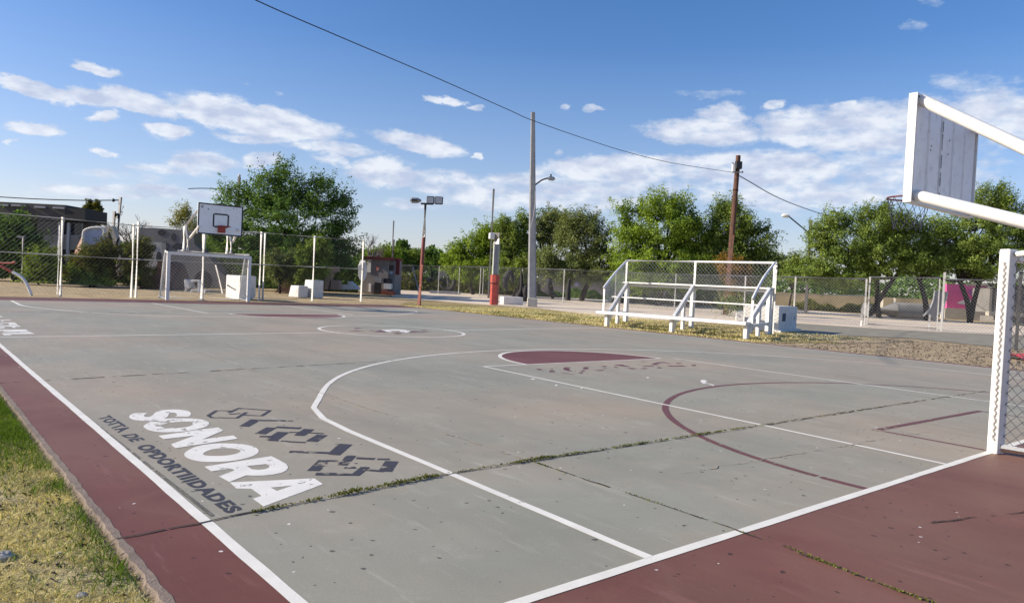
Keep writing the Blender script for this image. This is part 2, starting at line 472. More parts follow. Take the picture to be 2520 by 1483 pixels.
MAT['terracotta'] = plain('tan_concrete', (.33, .22, .165), .85, .15, 1.5)
MAT['sheet'] = plain('white_sheet', (.66, .64, .61), .8, .1, 3)
MAT['rubber'] = plain('black_rubber', (.020, .018, .018), .8, .3, 4)
MAT['stone'] = plain('pale_stone', (.42, .40, .36), .9, .25, 7, bumpy=.5)
MAT['cable'] = plain('black_cable', (.012, .016, .028), .6, .1)
MAT['debris'] = plain('dark_litter', (.055, .045, .035), .95, .4, 9)

# ------------------------------------------------------------------ helpers: things, parts, meshes
def tag(o, label=None, cat=None, group=None, kind=None):
    if label: o['label'] = label
    if cat: o['category'] = cat
    if group: o['group'] = group
    if kind: o['kind'] = kind
    return o
def thing(name, label, cat, loc, group=None):
    o = bpy.data.objects.new(name, None)
    o.empty_display_size = .3
    o.location = loc
    COL.objects.link(o)
    return tag(o, label, cat, group)
def frame(d):
    d = d.normalized()
    a = Vector((0, 0, 1)) if abs(d.z) < .92 else Vector((1, 0, 0))
    s = d.cross(a).normalized()
    return s, s.cross(d).normalized()
class MB:
    def __init__(s):
        s.v, s.f = [], []
    def add(s, vs, fs):
        n = len(s.v)
        s.v += [tuple(v) for v in vs]
        s.f += [tuple(i + n for i in f) for f in fs]
        return s
    def hexa(s, a, b):                       # two quads, bottom then top
        return s.add(list(a) + list(b), [(3, 2, 1, 0), (4, 5, 6, 7), (0, 1, 5, 4), (1, 2, 6, 5), (2, 3, 7, 6), (3, 0, 4, 7)])
    def box(s, c, size, rz=0.0, rx=0.0, ry=0.0):
        R = Matrix.Rotation(rz, 3, 'Z') @ Matrix.Rotation(ry, 3, 'Y') @ Matrix.Rotation(rx, 3, 'X')
        x, y, z = (q / 2 for q in size)
        P = [Vector(c) + R @ Vector(q) for q in ((-x, -y, -z), (x, -y, -z), (x, y, -z), (-x, y, -z), (-x, -y, z), (x, -y, z), (x, y, z), (-x, y, z))]
        return s.hexa(P[:4], P[4:])
    def bar(s, a, b, w, h=None, up=None):    # rectangular bar from a to b, w sideways, h along up
        a, b = Vector(a), Vector(b)
        h = h or w
        if up is None:
            sd, u = frame(b - a)
        else:
            sd = (b - a).cross(Vector(up)).normalized()
            u = sd.cross(b - a).normalized()
        q = [(-1, -1), (1, -1), (1, 1), (-1, 1)]
        return s.hexa([a + sd * (i * w / 2) + u * (j * h / 2) for i, j in q], [b + sd * (i * w / 2) + u * (j * h / 2) for i, j in q])
    def tube(s, pts, r, n=10, cap=True):
        pts = [Vector(p) for p in pts]
        rs = r if isinstance(r, (list, tuple)) else [r] * len(pts)
        n0 = len(s.v)
        prev = None
        for i, p in enumerate(pts):
            d = (pts[min(i + 1, len(pts) - 1)] - pts[max(i - 1, 0)])
            if d.length < 1e-9: d = Vector((0, 0, 1))
            d.normalize()
            if prev is None:
                sd, u = frame(d)
            else:
                sd = (prev - d * prev.dot(d))
                sd = sd.normalized() if sd.length > 1e-6 else frame(d)[0]
                u = d.cross(sd)
            prev = sd
            for k in range(n):
                t = 2 * math.pi * k / n
                s.v.append(tuple(p + (sd * math.cos(t) + u * math.sin(t)) * rs[i]))
        for i in range(len(pts) - 1):
            for k in range(n):
                a, b = n0 + i * n + k, n0 + i * n + (k + 1) % n
                s.f.append((a, b, b + n, a + n))
        if cap:
            s.f.append(tuple(n0 + k for k in range(n))[::-1])
            s.f.append(tuple(n0 + (len(pts) - 1) * n + k for k in range(n)))
        return s
    def wire(s, a, b, r):                    # cheap three sided wire
        a, b = Vector(a), Vector(b)
        sd, u = frame(b - a)
        o = [sd * r, (u * .866 - sd * .5) * r, (-u * .866 - sd * .5) * r]
        return s.add([a + q for q in o] + [b + q for q in o], [(0, 1, 4, 3), (1, 2, 5, 4), (2, 0, 3, 5)])
    def poly(s, rings, z=None):              # flat polygon with holes
        rings = [[Vector(p) for p in r] for r in rings]
        allp = [p for r in rings for p in r]
        tris = tessellate_polygon(rings)
        out = []
        for t in tris:
            a, b, c = (allp[i] for i in t)
            out.append(t if (b - a).cross(c - a).z > 0 else t[::-1])
        return s.add([(p.x, p.y, z if z is not None else p.z) for p in allp], out)
    def prism(s, ring, off):                 # extrude a polygon ring by vector off
        ring = [Vector(p) for p in ring]
        n = len(ring)
        off = Vector(off)
        tr = [tuple(t) for t in tessellate_polygon([ring])]
        s.add(ring + [p + off for p in ring], tr + [tuple(i + n for i in t[::-1]) for t in tr] + [(i, (i + 1) % n, (i + 1) % n + n, i + n) for i in range(n)])
        return s
    def strip(s, pts, w, z):                 # painted line on the ground, its edges slightly ragged
        pts = [Vector((p[0], p[1], 0)) for p in pts]
        ws = list(w) if isinstance(w, (list, tuple)) else [w] * len(pts)
        P, Wd = [], []
        for i in range(len(pts) - 1):
            m = max(1, min(60, int((pts[i + 1] - pts[i]).length / .22)))
            for k in range(m):
                P.append(pts[i].lerp(pts[i + 1], k / m))
                Wd.append(ws[i] + (ws[i + 1] - ws[i]) * k / m)
        P.append(pts[-1])
        Wd.append(ws[-1])
        n0 = len(s.v)
        for i, p in enumerate(P):
            a, b = P[max(i - 1, 0)], P[min(i + 1, len(P) - 1)]
            d = (b - a).normalized()
            nrm = Vector((-d.y, d.x, 0))
            l, r = Wd[i] / 2 * random.gauss(1, .05), Wd[i] / 2 * random.gauss(1, .05)
            s.v += [(p.x + nrm.x * l, p.y + nrm.y * l, z), (p.x - nrm.x * r, p.y - nrm.y * r, z)]
        for i in range(len(P) - 1):
            k = n0 + 2 * i
            s.f.append((k, k + 1, k + 3, k + 2))
        return s
    def ball(s, c, r, n=10, m=7, sq=(1, 1, 1)):
        c = Vector(c)
        n0 = len(s.v)
        for j in range(m + 1):
            ph = math.pi * j / m
            for k in range(n):
                t = 2 * math.pi * k / n
                s.v.append((c.x + r * sq[0] * math.sin(ph) * math.cos(t), c.y + r * sq[1] * math.sin(ph) * math.sin(t), c.z + r * sq[2] * math.cos(ph)))
        for j in range(m):
            for k in range(n):
                a, b = n0 + j * n + k, n0 + j * n + (k + 1) % n
                s.f.append((a, a + n, b + n, b))
        return s
    def build(s, name, mat, parent=None, smooth=False, bevel=0.0, sub=None):
        off = Vector((0, 0, 0))
        if parent is not None:
            root = parent
            while root.parent: root = root.parent
            off = Vector(root.location)
        me = bpy.data.meshes.new(name)
        me.from_pydata([(v[0] - off.x, v[1] - off.y, v[2] - off.z) for v in s.v], [], s.f)
        bm = bmesh.new()
        bm.from_mesh(me)
        if s.f and len(s.f) < 40000:
            bmesh.ops.recalc_face_normals(bm, faces=bm.faces) if smooth or bevel else None
        if bevel:
            bmesh.ops.remove_doubles(bm, verts=bm.verts, dist=1e-5)
            bmesh.ops.bevel(bm, geom=[e for e in bm.edges if e.is_manifold and e.calc_face_angle(0) > .5], offset=bevel, segments=1, affect='EDGES')
        bm.to_mesh(me)
        bm.free()
        if smooth:
            me.shade_smooth()
            me.set_sharp_from_angle(angle=math.radians(40))
        me.materials.append(mat)
        o = bpy.data.objects.new(name, me)
        COL.objects.link(o)
        if parent is not None:
            o.parent = parent
        return o
def lerp(a, b, t):
    return Vector(a) * (1 - t) + Vector(b) * t
def spline(pts, n=8):
    pts = [Vector(p) for p in pts]
    out = []
    for i in range(len(pts) - 1):
        p0, p1, p2, p3 = pts[max(i - 1, 0)], pts[i], pts[i + 1], pts[min(i + 2, len(pts) - 1)]
        for k in range(n):
            t = k / n
            out.append(.5 * ((2 * p1) + (p2 - p0) * t + (2 * p0 - 5 * p1 + 4 * p2 - p3) * t * t + (3 * p1 - p0 - 3 * p2 + p3) * t ** 3))
    return out + [pts[-1]]
def mesh_panel(mb, a, b, z0a, z1a, z0b, z1b, sp, r):
    """diamond wire mesh in the vertical quad from a to b (ground points)"""
    a, b = Vector((a[0], a[1], 0)), Vector((b[0], b[1], 0))
    L = (b - a).length
    H = max(z1a - z0a, z1b - z0b)
    def P(u, v):
        t = u / L
        lo, hi = z0a + (z0b - z0a) * t, z1a + (z1b - z1a) * t
        q = a.lerp(b, t)
        return Vector((q.x, q.y, lo + (hi - lo) * v / H))
    k = sp
    c = -H
    while c < L:
        u0, u1 = max(c, 0), min(c + H, L)
        if u1 - u0 > .01:
            mb.wire(P(u0, u0 - c), P(u1, u1 - c), r)
            mb.wire(P(u0, H - (u0 - c)), P(u1, H - (u1 - c)), r)
        c += k
    return mb
def quads(name, mat, P, parent=None, kind=None):
    """P: (n,4,3) array of quads -> one mesh"""
    off = np.zeros(3)
    if parent is not None:
        off = np.array(parent.location)
    P = np.asarray(P, dtype=np.float32) - off.astype(np.float32)
    n = len(P)
    me = bpy.data.meshes.new(name)
    me.vertices.add(n * 4)
    me.vertices.foreach_set('co', P.reshape(-1))
    me.loops.add(n * 4)
    me.loops.foreach_set('vertex_index', np.arange(n * 4, dtype=np.int32))
    me.polygons.add(n)
    me.polygons.foreach_set('loop_start', np.arange(0, n * 4, 4, dtype=np.int32))
    me.update(calc_edges=True)
    me.materials.append(mat)
    o = bpy.data.objects.new(name, me)
    COL.objects.link(o)
    if parent is not None:
        o.parent = parent
    if kind:
        o['kind'] = kind
    return o
def leaf_quads(C, L, W, droop=.35, nrm=None):
    n = len(C)
    d = RNG.normal(size=(n, 3))
    d[:, 2] -= droop
    if nrm is not None:
        d -= nrm * (d * nrm).sum(1, keepdims=True)
    d /= np.linalg.norm(d, axis=1, keepdims=True)
    s = np.cross(d, RNG.normal(size=(n, 3)) if nrm is None else nrm)
    s /= np.linalg.norm(s, axis=1, keepdims=True) + 1e-9
    l = (L * RNG.uniform(.55, 1.3, n))[:, None]
    w = (W * RNG.uniform(.6, 1.3, n))[:, None]
    return np.stack([C - d * l / 2 - s * w * .3, C - d * l * .05 - s * w / 2 + 0, C + d * l / 2, C + d * l * .05 + s * w / 2], 1)

# ------------------------------------------------------------------ the ground
def sheet(name, ring, z, mat, label):
    return tag(MB().poly([ring], z).build(name, mat), label, None, None, 'structure')
R0 = 900.0
tag(MB().poly([[(R0 * math.cos(t * math.pi / 24), R0 * math.sin(t * math.pi / 24), 0) for t in range(48)]], -.03).build('ground', MAT['soil']),
    'sandy tan ground of dry soil stretching to the trees', None, None, 'structure')
CW, CL = 17.05, 26.0
def rect(x0, y0, x1, y1):
    return [(x0, y0, 0), (x1, y0, 0), (x1, y1, 0), (x0, y1, 0)]
sheet('court', rect(0, 0, CW, CL), 0.0, MAT['court'], 'weathered grey painted concrete sports court')
# the dark red surround, as four sheets butted round the court, with a slab edge below
mb = MB()
for r in (rect(-.40, -7, 0, CL + 2.5), rect(0, -7, CW, 0), rect(0, CL, CW, CL + 2.5), rect(CW, -7, CW + .32, CL + 2.5)):
    mb.poly([r], 0.0)
tag(mb.build('court_border', MAT['red']), 'dark red painted border round the grey court', None, None, 'structure')
# ragged bare concrete rim of the slab
mb = MB()
def rim(a, b, nrm, w):
    a, b, nrm = Vector(a), Vector(b), Vector(nrm)
    n = max(8, int((b - a).length / .07))
    n0 = len(mb.v)
    for i in range(n + 1):
        p = a.lerp(b, i / n)
        ww = w * random.uniform(.75, 1.2)
        mb.v += [tuple(p + nrm * -.012 * random.random() + Vector((0, 0, .002))), tuple(p + nrm * ww + Vector((0, 0, .002))), tuple(p + nrm * (ww + .01) + Vector((0, 0, -.03)))]
    for i in range(n):
        k = n0 + 3 * i
        mb.f += [(k, k + 1, k + 4, k + 3), (k + 1, k + 2, k + 5, k + 4)]
rim((-.40, CL + 2.5, 0), (-.40, -7, 0), (-1, 0, 0), .032)
rim((CW + .32, -7, 0), (CW + .32, CL + 2.5, 0), (1, 0, 0), .10)
rim((CW + .32, CL + 2.5, 0), (-.40, CL + 2.5, 0), (0, 1, 0), .10)
tag(mb.build('court_edge', MAT['concrete']), 'ragged bare concrete edge of the court slab', None, None, 'structure')

sheet('lawn', [(-60, -30, 0), (-.47, -30, 0), (-.47, CL + 3, 0), (-60, CL + 3, 0)], -.020, MAT['dry_lawn'], 'patchy dry lawn beside the red court edge')
xb = CW + .44
def g2(*pts):
    return [tuple(G(x, y)) for x, y in pts]
sheet('sand', g2((965, 707), (1500, 716), (2100, 772), (2520, 800), (2520, 824), (2316, 817), (2125, 806), (1960, 795), (1700, 790), (1480, 778), (1330, 757), (1250, 752), (1160, 746), (1060, 738), (965, 729)),
      -.024, MAT['sand'], 'pale bare sand of the playground beyond the court')
sheet('grass_strip', [(xb, CL + 2.5, 0)] + g2((1000, 742), (1060, 740), (1160, 748), (1250, 754), (1330, 759), (1480, 780), (1700, 792), (1900, 806)) + g2((1950, 824)) + [(21.5, 8.5, 0), (xb, 9.2, 0)],
      -.016, MAT['strip'], 'strip of dry straw coloured grass along the far side of the court')
sheet('gravel', [(xb, 9.19, 0), (21.49, 8.49, 0)] + g2((1951, 826), (2116, 827), (2241, 832), (2366, 845), (2467, 855), (2520, 860)) + [(30, -6, 0), (xb, -6, 0)],
      -.018, MAT['gravel'], 'brown gravel beside the far sideline')
sheet('path', g2((1955, 794), (2125, 805), (2316, 816), (2470, 823), (2700, 838), (2700, 872), (2467, 854), (2366, 844), (2241, 831), (2116, 826), (1953, 825)),
      -.012, MAT['asphalt'], 'grey asphalt path between the gravel and the fence')

# ------------------------------------------------------------------ court markings
def arc(cx, cy, rx, ry, a0, a1, n=48):
    return [(cx + rx * math.cos(math.radians(a0 + (a1 - a0) * i / n)), cy + ry * math.sin(math.radians(a0 + (a1 - a0) * i / n))) for i in range(n + 1)]
ZL = .0018
wl = MB()
wl.strip([(.005, -.03), (.005, 3), (-.005, 8), (0, CL)], .060, ZL)                  # near sideline
wl.strip([(-.03, .008), (8, .004), (CW, .0)], .062, ZL + .0006)                     # near baseline
wl.strip([(CW, 0), (CW, CL + .03)], .075, ZL)                                       # far sideline
wl.strip([(0, CL), (CW, CL)], .09, ZL + .0006)                                     # far baseline
wl.strip([(.02, 12.74), (6.67, 13.30)], .075, ZL + .0012)                           # halfway line, broken by the circle
wl.strip([(9.97, 13.8), (CW, 14.55)], .075, ZL + .0012)
wl.strip(arc(8.30, 13.66, 1.78, 1.80, 0, 360, 72), .08, ZL + .0018)
wl.strip([(1.64, .035), (1.70, 1.9), (1.74, 3.4), (1.79, 4.0), (1.95, 4.55)] + [p for p in arc(8.5, 2.1, 6.9, 6.85, 160, 14, 64)][4:] + [(15.22, 3.0), (15.25, .035)], .062, ZL + .0012)   # near three point line
wl.strip([(5.51, .035), (5.62, 1.7), (5.89, 6.83)], .052, ZL + .0012)                # near lane
wl.strip([(10.58, .035), (10.65, 6.80)], .055, ZL + .0012)
wl.strip([(5.86, 6.845), (10.35, 6.86)], .055, ZL + .0018)
wl.strip(arc(8.56, 6.87, 1.76, 1.86, 0, 180, 40), .07, ZL + .0024)
wl.strip([(x, y) for x, y, z in [tuple(p) for p in spline([Vector((1.62, 25.9, 0)), Vector((1.6, 24.8, 0)), Vector((1.7, 22.3, 0)), Vector((3.1, 19.5, 0)), Vector((5.4, 18.65, 0)), Vector((9.1, 19.1, 0)), Vector((12.2, 20.3, 0)), Vector((14.6, 22.4, 0)), Vector((15.3, 24, 0)), Vector((15.3, 25.9, 0))], 6)]], .085, ZL + .0012)
wl.strip([(5.78, 25.95), (5.88, 20.2)], .075, ZL + .0018)
wl.strip([(10.6, 25.95), (10.7, 20.3)], .075, ZL + .0018)
wl.strip([(5.85, 20.2), (10.75, 20.3)], .09, ZL + .0024)
wl.strip(arc(8.3, 20.2, 1.8, 1.9, 180, 360, 40), .09, ZL + .003)
tag(wl.build('white_court_markings', MAT['white_line']), 'white painted lines of the court', None, None, 'structure')
rl = MB()
rl.poly([[(x, y, 0) for x, y in arc(8.56, 6.87, 1.73, 1.83, 0, 180, 40)]], .0010)
rl.poly([[(x, y, 0) for x, y in arc(8.3, 20.2, 1.77, 1.87, 180, 360, 40)]], .0010)
tag(rl.build('red_half_circles', MAT['redfill']), 'dark red half circles at the free throw lines', None, None, 'structure')
rl = MB()
rl.strip(arc(8.15, 0.0, 4.1, 3.88, 180, 24, 60), .075, .0012)
rl.strip([(6.56, .04), (6.58, 1.06), (9.40, 1.0), (9.40, .04)][:2], .055, .0013)
rl.strip([(6.53, 1.065), (9.43, .995)], .075, .0015)
rl.strip([(9.40, .97), (9.40, .04)], .055, .0013)
tag(rl.build('red_court_markings', MAT['red_line']), 'dark red painted goal arc and box lines', None, None, 'structure')
# cracks between the slabs
ck = MB()
def crack(mb, pts, w, z, jitter=.02, gap=0.0):
    full = []
    for a, b in zip(pts[:-1], pts[1:]):
        n = max(2, int((Vector(b) - Vector(a)).length / .09))
        full += [lerp(a, b, i / n) for i in range(n)]
    full.append(Vector(pts[-1]))
    seg = []
    for p in full:
        seg.append((p.x + random.gauss(0, jitter * .35), p.y + random.gauss(0, jitter * .35)))
        if random.random() < gap and len(seg) > 2:
            mb.strip(seg, [w * random.uniform(.4, 1.5) for _ in seg], z)
            seg = []
    if len(seg) > 2:
        mb.strip(seg, [w * random.uniform(.4, 1.5) for _ in seg], z)
v2 = lambda *p: [Vector((x, y, 0)) for x, y in p]
crack(ck, v2((-.42, 7.22), (0, 7.26), (2.37, 7.6), (4.92, 7.95)), .022, .0048, gap=.12)
crack(ck, v2((-.42, 1.63), (.04, 1.68), (.8, 1.74), (1.7, 1.83), (2.46, 1.83), (5.7, 1.79)), .014, .0048, gap=.03)
crack(ck, v2((5.7, 1.79), (12.3, 1.73), (CW, 1.7)), .013, .0048, gap=.30)
crack(ck, v2((2.30, -6), (2.3, -1.03), (2.41, 0), (2.43, 1.85)), .014, .0052, gap=.05)
crack(ck, v2((0, 20.0), (4.5, 19.9)), .05, .0048, gap=.08)
crack(ck, v2((3.6, -.55), (5.5, -1.15)), .010, .0048, gap=.15)
tag(ck.build('court_cracks', MAT['crack']), 'dark dirt filled cracks between the court slabs', None, None, 'structure')
ck = MB()
crack(ck, v2((2.43, 1.86), (2.42, 5.27), (2.41, 7.73), (2.44, 11.8)), .018, .0048, gap=.06)
crack(ck, v2((3.2, 1.0), (7, .75)), .012, .0048, .05, gap=.03)
crack(ck, v2((6, 1.83), (12, 1.77)), .02, .0045, .02, gap=.1)
tag(ck.build('filled_joints', MAT['crack_light']), 'pale sandy joints across the court slabs', None, None, 'structure')

# ------------------------------------------------------------------ lettering on the court
L1 = crop(320, 1030, 4.846)
def gl(cr_, pts):
    return [Vector(G(*cr_(x, y))) for x, y in pts]
def smooth_ring(p, n=4):
    q = p[-1:] + p + p[:2]
    out = []
    for i in range(1, len(q) - 2):
        p0, p1, p2, p3 = q[i - 1], q[i], q[i + 1], q[i + 2]
        for k in range(n):
            t = k / n
            out.append(.5 * ((2 * p1) + (p2 - p0) * t + (2 * p0 - 5 * p1 + 4 * p2 - p3) * t * t + (3 * p1 - p0 - 3 * p2 + p3) * t ** 3))
    return out
S_ = [(45, 155), (60, 130), (110, 110), (190, 108), (265, 108), (235, 130), (230, 148), (260, 158), (310, 150), (340, 130), (370, 100), (430, 78), (520, 67), (640, 65), (740, 75), (795, 95), (808, 120), (790, 145), (765, 153), (690, 152), (615, 150), (635, 135), (625, 112), (590, 103), (550, 105), (535, 120), (520, 150), (470, 180), (380, 198), (280, 205), (180, 202), (100, 190), (60, 175)]
O1 = [(222, 270), (260, 240), (330, 205), (440, 182), (580, 174), (740, 174), (880, 180), (970, 195), (1025, 220), (1028, 250), (985, 280), (900, 305), (790, 325), (640, 342), (500, 347), (380, 340), (290, 320), (240, 295)]
O1i = [(430, 270), (480, 245), (570, 226), (680, 218), (780, 218), (828, 232), (825, 250), (780, 275), (690, 290), (580, 295), (480, 290)]
N_ = [(405, 390), (700, 347), (860, 320), (1010, 302), (1145, 287), (1208, 325), (950, 435), (1110, 413), (1125, 418), (1150, 408), (1330, 385), (1388, 425), (620, 543), (553, 497), (850, 388), (470, 432)]
O2 = [(728, 605), (770, 570), (850, 530), (960, 502), (1100, 485), (1250, 482), (1400, 488), (1510, 503), (1600, 530), (1642, 565), (1635, 600), (1580, 635), (1490, 665), (1370, 690), (1220, 707), (1060, 712), (920, 705), (820, 685), (750, 655), (728, 630)]
O2i = [(958, 615), (980, 590), (1040, 565), (1120, 548), (1220, 541), (1320, 545), (1400, 560), (1420, 580), (1380, 605), (1300, 625), (1190, 636), (1080, 637), (990, 632)]
R_ = [(973, 770), (1800, 640), (1900, 690), (1980, 735), (2010, 775), (1990, 815), (1930, 845), (1820, 868), (1700, 880), (1580, 882), (1490, 877), (1283, 960), (1152, 890), (1345, 818), (1330, 805), (1290, 795), (1060, 828)]
Ri = [(1500, 763), (1740, 738), (1778, 760), (1770, 785), (1720, 802), (1640, 810), (1560, 803)]
A_ = [(1285, 963), (1700, 945), (2000, 930), (2330, 913), (2440, 985), (1705, 1260), (1572, 1165), (1680, 1130), (1555, 1043), (1370, 1040)]
Ai = [(1795, 1028), (2060, 1003), (1870, 1070)]
mb = MB()
mb.poly([smooth_ring(gl(L1, S_), 3)], .0016)
mb.poly([smooth_ring(gl(L1, O1), 3), smooth_ring(gl(L1, O1i), 3)], .0021)
mb.poly([gl(L1, N_)], .0026)
mb.poly([smooth_ring(gl(L1, O2), 3), smooth_ring(gl(L1, O2i), 3)], .0016)
mb.poly([gl(L1, R_), gl(L1, Ri)], .0021)
mb.poly([gl(L1, A_), gl(L1, Ai)], .0016)
tag(mb.build('slogan_lettering', MAT['white_letter']), 'large worn white letters SONORA painted on the court', None, None, 'structure')
L2 = crop(200, 1040, 5.1136)
def text_mesh(body, bold=.02, shear=.25):
    cu = bpy.data.curves.new('t', 'FONT')
    cu.body = body
    cu.offset = bold
    cu.shear = shear
    cu.space_character = 1.12
    cu.resolution_u = 3
    ob = bpy.data.objects.new('t', cu)
    COL.objects.link(ob)
    dg = bpy.context.evaluated_depsgraph_get()
    me = bpy.data.meshes.new_from_object(ob.evaluated_get(dg))
    vs = np.array([v.co[:] for v in me.vertices])
    fs = [tuple(p.vertices) for p in me.polygons]
    bpy.data.objects.remove(ob)
    bpy.data.curves.remove(cu)
    bpy.data.meshes.remove(me)
    return vs, fs
mb = MB()
def lay(body, b0, b1, c0, c1, z, bold=.025, shear=.25):
    vs, fs = text_mesh(body, bold, shear)
    x0, x1 = vs[:, 0].min(), vs[:, 0].max()
    y0, y1 = vs[:, 1].min(), vs[:, 1].max()
    B0, B1, C0, C1 = gl(L2, (b0, b1, c0, c1))
    out = []
    for x, y, _ in vs:
        u, v = (x - x0) / (x1 - x0), (y - y0) / (y1 - y0)
        p = B0.lerp(B1, u).lerp(C0.lerp(C1, u), v)
        out.append((p.x, p.y, z))
    mb.add(out, fs)
lay('TOTTA', (250, 122), (515, 320), (400, 88), (690, 270), .0016, .035, .0)
lay('DE', (550, 350), (690, 440), (745, 332), (870, 410), .0016, .035, .0)
lay('OPDORTIIIDADES', (735, 500), (1940, 1378), (945, 462), (2150, 1318), .0016, .048, .0)
# the small illegible lines under it: worn upright strokes
B0, B1, C0, C1 = gl(L2, ((112, 132), (1740, 1428), (146, 127), (1790, 1402)))
u = 0.0
while u < .995:
    if .44 < u < .455 or .527 < u < .552 or .115 < u < .13 or .225 < u < .235 or .63 < u < .637 or .70 < u < .708:
        u += .006
        continue
    du = random.uniform(.0022, .0016)
    kind = random.random()
    def q(uu, vv):
        p = B0.lerp(B1, uu).lerp(C0.lerp(C1, uu), vv)
        return (p.x, p.y, .0016)
    lo, hi = (0.02, .98)
    mb.add([q(u, lo), q(u + du * .55, lo), q(u + du * .55, hi), q(u, hi)], [(0, 1, 2, 3)])
    if kind < .75:
        y = random.choice((.02, .42, .78))
        mb.add([q(u + du * .56, y), q(u + du * 1.25, y), q(u + du * 1.25, y + .2), q(u + du * .56, y + .2)], [(0, 1, 2, 3)])
    u += du * 1.55
tag(mb.build('slogan_small_lettering', MAT['grey_letter']), 'dark grey slogan letters painted beside the white sideline', None, None, 'structure')
L3 = crop(500, 1020, 4.846)
mb = MB()
def stroke(pts, w, z=.004, cr_=L3):
    mb.strip([(p.x, p.y) for p in gl(cr_, pts)], w, z)
for i, (p, w) in enumerate([(((440, 130), (250, 125), (150, 188), (190, 212), (500, 218), (620, 148)), .055), (((400, 152), (530, 95), (910, 125), (810, 190), (590, 182)), .055), (((405, 172), (545, 160)), .04),
             (((590, 322), (745, 235)), .12), (((790, 247), (950, 249), (1110, 253)), .07), (((1130, 253), (1195, 254)), .04), (((790, 415), (930, 335)), .13), (((990, 328), (1140, 337), (1290, 345)), .10),
             (((780, 446), (960, 446)), .07), (((930, 490), (1080, 390)), .14), (((895, 492), (1015, 498)), .05), (((1040, 500), (1130, 505)), .04), (((1130, 508), (1350, 520)), .06), (((1270, 435), (1395, 355)), .12), (((1150, 395), (1330, 395), (1570, 410)), .05), (((1560, 425), (1420, 508)), .13),
             (((1150, 634), (1400, 640), (1640, 648)), .08), (((1690, 672), (1840, 540)), .14), (((1440, 872), (1580, 738)), .12), (((1600, 745), (1760, 750)), .06), (((1800, 800), (1920, 682)), .10), (((1980, 710), (2205, 722)), .08), (((2235, 726), (2390, 726)), .06),
             (((1475, 908), (1700, 911), (1970, 918), (2090, 822)), .09), (((2420, 750), (2330, 878)), .13), (((2320, 876), (2090, 858)), .06), (((1830, 830), (1880, 835), (1970, 828)), .06)]):
    stroke(p, w * .72, .0016 + .0004 * (i % 3))
tag(mb.build('grey_ground_emblem', MAT['grey_worn']), 'worn dark grey interlocking emblem painted beside the white letters', None, None, 'structure')
L4 = crop(1320, 880, 5.04)
mb = MB()
for p in [((225, 305), (280, 318), (330, 311), (270, 300)), ((405, 346), (480, 345), (465, 320), (408, 320)), ((580, 308), (640, 328), (705, 330), (670, 318), (655, 300), (680, 280), (600, 278)), ((830, 306), (920, 305), (892, 299), (910, 278), (815, 275), (850, 282)),
          ((775, 355), (825, 360), (868, 320), (820, 320)), ((530, 345), (700, 372), (750, 376), (590, 348)), ((960, 318), (1050, 327), (1115, 318), (1100, 312), (1010, 318)), ((1065, 265), (1110, 273), (1162, 266), (1110, 262)), ((1080, 286), (1120, 292), (1150, 289), (1110, 284)),
          ((1220, 250), (1380, 273), (1450, 270), (1330, 244)), ((1230, 275), (1270, 290), (1300, 284), (1250, 272)), ((1400, 288), (1460, 306), (1540, 298), (1470, 290)), ((1560, 300), (1675, 302), (1630, 288)), ((1710, 240), (1770, 250), (1830, 256), (1780, 240), (1850, 222), (1990, 238), (1870, 213), (1790, 217)),
          ((2020, 228), (2060, 237), (2118, 232), (2080, 224)), ((1595, 264), (1620, 270), (1750, 266), (1740, 257)), ((1905, 255), (1950, 270), (2175, 270), (2110, 256), (2000, 260)), ((1780, 288), (1830, 293), (1857, 287), (1810, 277)), ((2222, 246), (2238, 263), (2292, 263), (2282, 245)), ((1565, 213), (1650, 213), (1610, 208)), ((2090, 192), (2190, 193), (2150, 186)), ((410, 305), (440, 309), (460, 304), (430, 300))]:
    mb.poly([gl(L4, p)], .0016)
L5 = crop(820, 810, 6.3)
for p in [((512, 170), (560, 178), (645, 165), (560, 158)), ((410, 212), (560, 215), (720, 214), (560, 203)), ((740, 205), (850, 212), (800, 197)), ((820, 224), (1090, 231), (1000, 205), (945, 196)), ((1130, 236), (1180, 246), (1310, 240), (1240, 230)), ((1148, 262), (1220, 268), (1300, 262), (1220, 257)),
          ((1400, 236), (1650, 226), (1775, 215), (1520, 213), (1440, 212)), ((1600, 190), (1650, 197), (1690, 190), (1640, 185))]:
    mb.poly([gl(L5, p)], .0016)
tag(mb.build('red_ground_lettering', MAT['red_worn']), 'flaking dark red lettering below the free throw line', None, None, 'structure')
mb = MB()
mb.poly([gl(L5, ((950, 190), (1060, 225), (1100, 227), (1140, 220), (1090, 208), (1120, 203), (1240, 205), (1290, 234), (1370, 236), (1430, 212), (1330, 192), (1180, 183)))], .0021)
L6 = crop(0, 780, 8.4)
for p in [((-60, 205), (0, 205), (70, 232), (-60, 234)), ((0, 295), (50, 335), (90, 335), (50, 295)), ((55, 290), (70, 303), (240, 302), (210, 288)), ((-90, 352), (-90, 362), (180, 362), (200, 372), (180, 384), (190, 408), (392, 405), (310, 348)), ((-90, 378), (-90, 395), (60, 395), (110, 384)),
          ((-90, 410), (-90, 425), (250, 440), (280, 462), (335, 460), (325, 441), (455, 441), (392, 410), (180, 412)), ((-90, 450), (-90, 478), (30, 474), (115, 465), (90, 445)), ((-90, 505), (-90, 525), (75, 528), (95, 553), (640, 550), (552, 498), (180, 503)), ((38, 580), (95, 628), (245, 620), (260, 600), (750, 592), (640, 556), (200, 572))]:
    mb.poly([gl(L6, p)], .0016)
